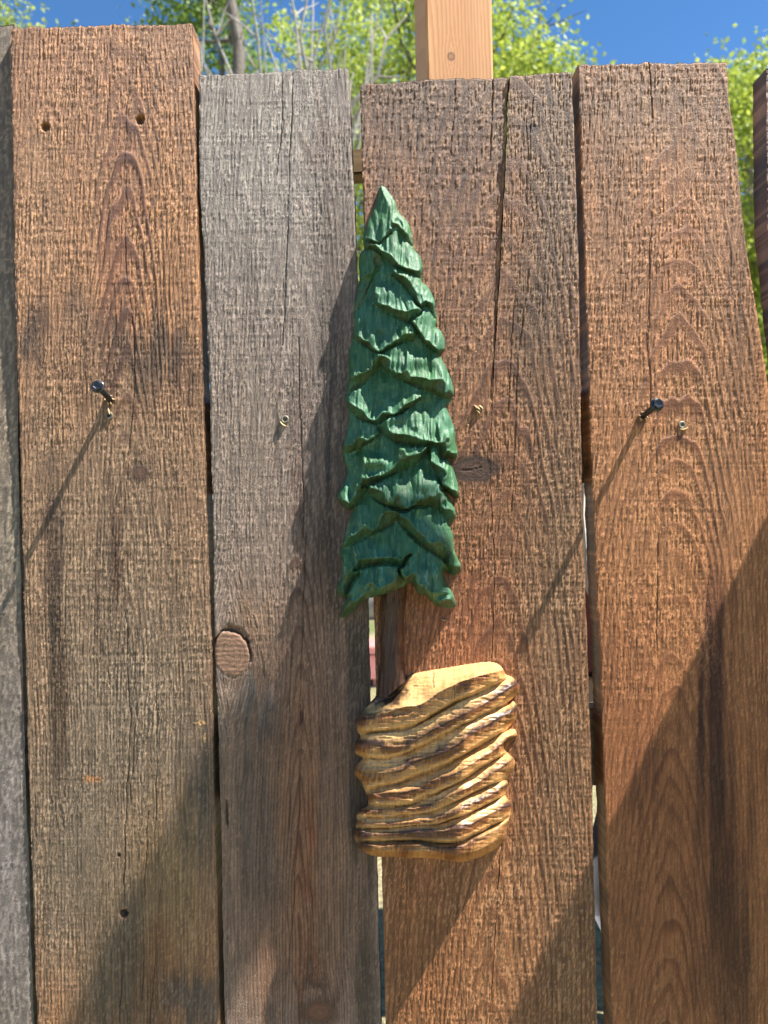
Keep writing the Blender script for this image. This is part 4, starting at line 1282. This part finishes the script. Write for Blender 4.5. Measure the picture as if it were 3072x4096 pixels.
def tree(name, label, base, height, crowns, trunk_r, bark, nclump, per, size, c0, c1, forks=9, lean=(0, 0), group='trees behind the fence', spread=1.0, trunk_top=.8):
    root = empty(name, base); tag(root, label, 'tree', group)
    bm = bmesh.new()
    b = Vector(base)
    top = b + Vector((lean[0], lean[1], height * trunk_top))
    mids = limb(bm, b - Vector((0, 0, .1)), top, trunk_r, trunk_r * .35, 9, 10, .04)
    clumps = []
    for (cx, cy, cz, rx, ry, rz) in crowns:
        for _ in range(forks):
            m = mids[random.randint(3, 9)]
            a = random.uniform(0, 2 * math.pi); u = random.uniform(.3, .95)
            tip = Vector((cx + rx * u * math.cos(a), cy + ry * u * math.sin(a), max(m.z + .4, cz + rz * random.uniform(-.5, .8))))
            r0 = trunk_r * random.uniform(.22, .42)
            ms = limb(bm, m, tip, r0, r0 * .2, 6, 6, .12)
            for _ in range(3):
                s = ms[random.randint(2, 5)]
                e = s + Vector((random.uniform(-1, 1), random.uniform(-1, 1), random.uniform(-.1, 1))) * rx * .4
                limb(bm, s, e, r0 * .35, r0 * .08, 5, 3, .15)
        for _ in range(nclump):
            while True:
                p = rng.uniform(-1, 1, 3)
                r = np.linalg.norm(p)
                if .35 < r < 1: break
            p = p * (1 + .07 * rng.normal())
            clumps.append((cx + p[0] * rx, cy + p[1] * ry, cz + p[2] * rz, .14 + .22 * rng.uniform()))
    bm_obj('trunk', bm, bark, root, True)
    v, q, c = leaves(clumps, per, size, c0, c1, spread)
    mesh_np('crown', v, q, cols=c, mat=M_LEAF, smooth=False, parent=root)


YG0, YG1 = (112, 138, 46), (194, 202, 92)
GR0, GR1 = (74, 108, 48), (150, 172, 78)
tree('cottonwood', 'dense yellow green tree rising right of the pale post', (2.0, 16, 0), 15, [(1.6, 16, 9.2, 2.6, 2.4, 5.2), (3.4, 15.6, 8.3, 1.6, 1.6, 2.7)], .26, M_BARK, 340, 64, .062, YG0, YG1)
tree('cottonwood', 'yellow green tree with rounded top at the right, behind the tapering plank', (7.6, 14.5, 0), 10.5, [(7.3, 14.3, 7.5, 1.6, 1.8, 2.45), (7.4, 14.5, 4.0, 1.5, 1.4, 1.5)], .2, M_GREYBARK, 300, 64, .058, YG0, YG1)
tree('cottonwood', 'green tree with a thick dark trunk behind the silver grey plank', (-1.9, 11.6, 0), 15, [(-3.0, 12.6, 9.8, 1.0, 1.0, 2.6)], .17, M_BARK, 170, 50, .05, GR0, GR1, forks=7, lean=(-.75, 0), trunk_top=1.0)
tree('bare_tree', 'grey leafless branching tree left of the pale post', (-1.0, 9.6, 0), 10, [(-.95, 9.6, 7.6, 1.6, 1.2, 2.0)], .13, M_GREYBARK, 20, 14, .035, GR0, GR1, forks=40, trunk_top=.62)
tree('cottonwood', 'loose light green tree farthest back between dark trunk and pale post', (-1.6, 23, 0), 17, [(-2.2, 23, 11, 3.3, 2.6, 5.5), (-.2, 22.5, 12, 2.4, 2.2, 5.0)], .24, M_BARK, 150, 60, .085, YG0, YG1)
tree('cottonwood', 'green tree showing only its leafy edge at the upper left corner', (-9.0, 14.5, 0), 14, [(-8.7, 14.5, 10.2, 1.95, 1.8, 2.6)], .2, M_BARK, 330, 60, .055, GR0, YG1)
tree('young_tree', 'tree whose thin top just peeks over the tall tan plank', (-4.45, 14, 0), 10.9, [(-4.45, 14, 9.5, .22, .22, 1.25)], .05, M_GREYBARK, 26, 34, .04, GR0, YG1, forks=5, spread=.55)
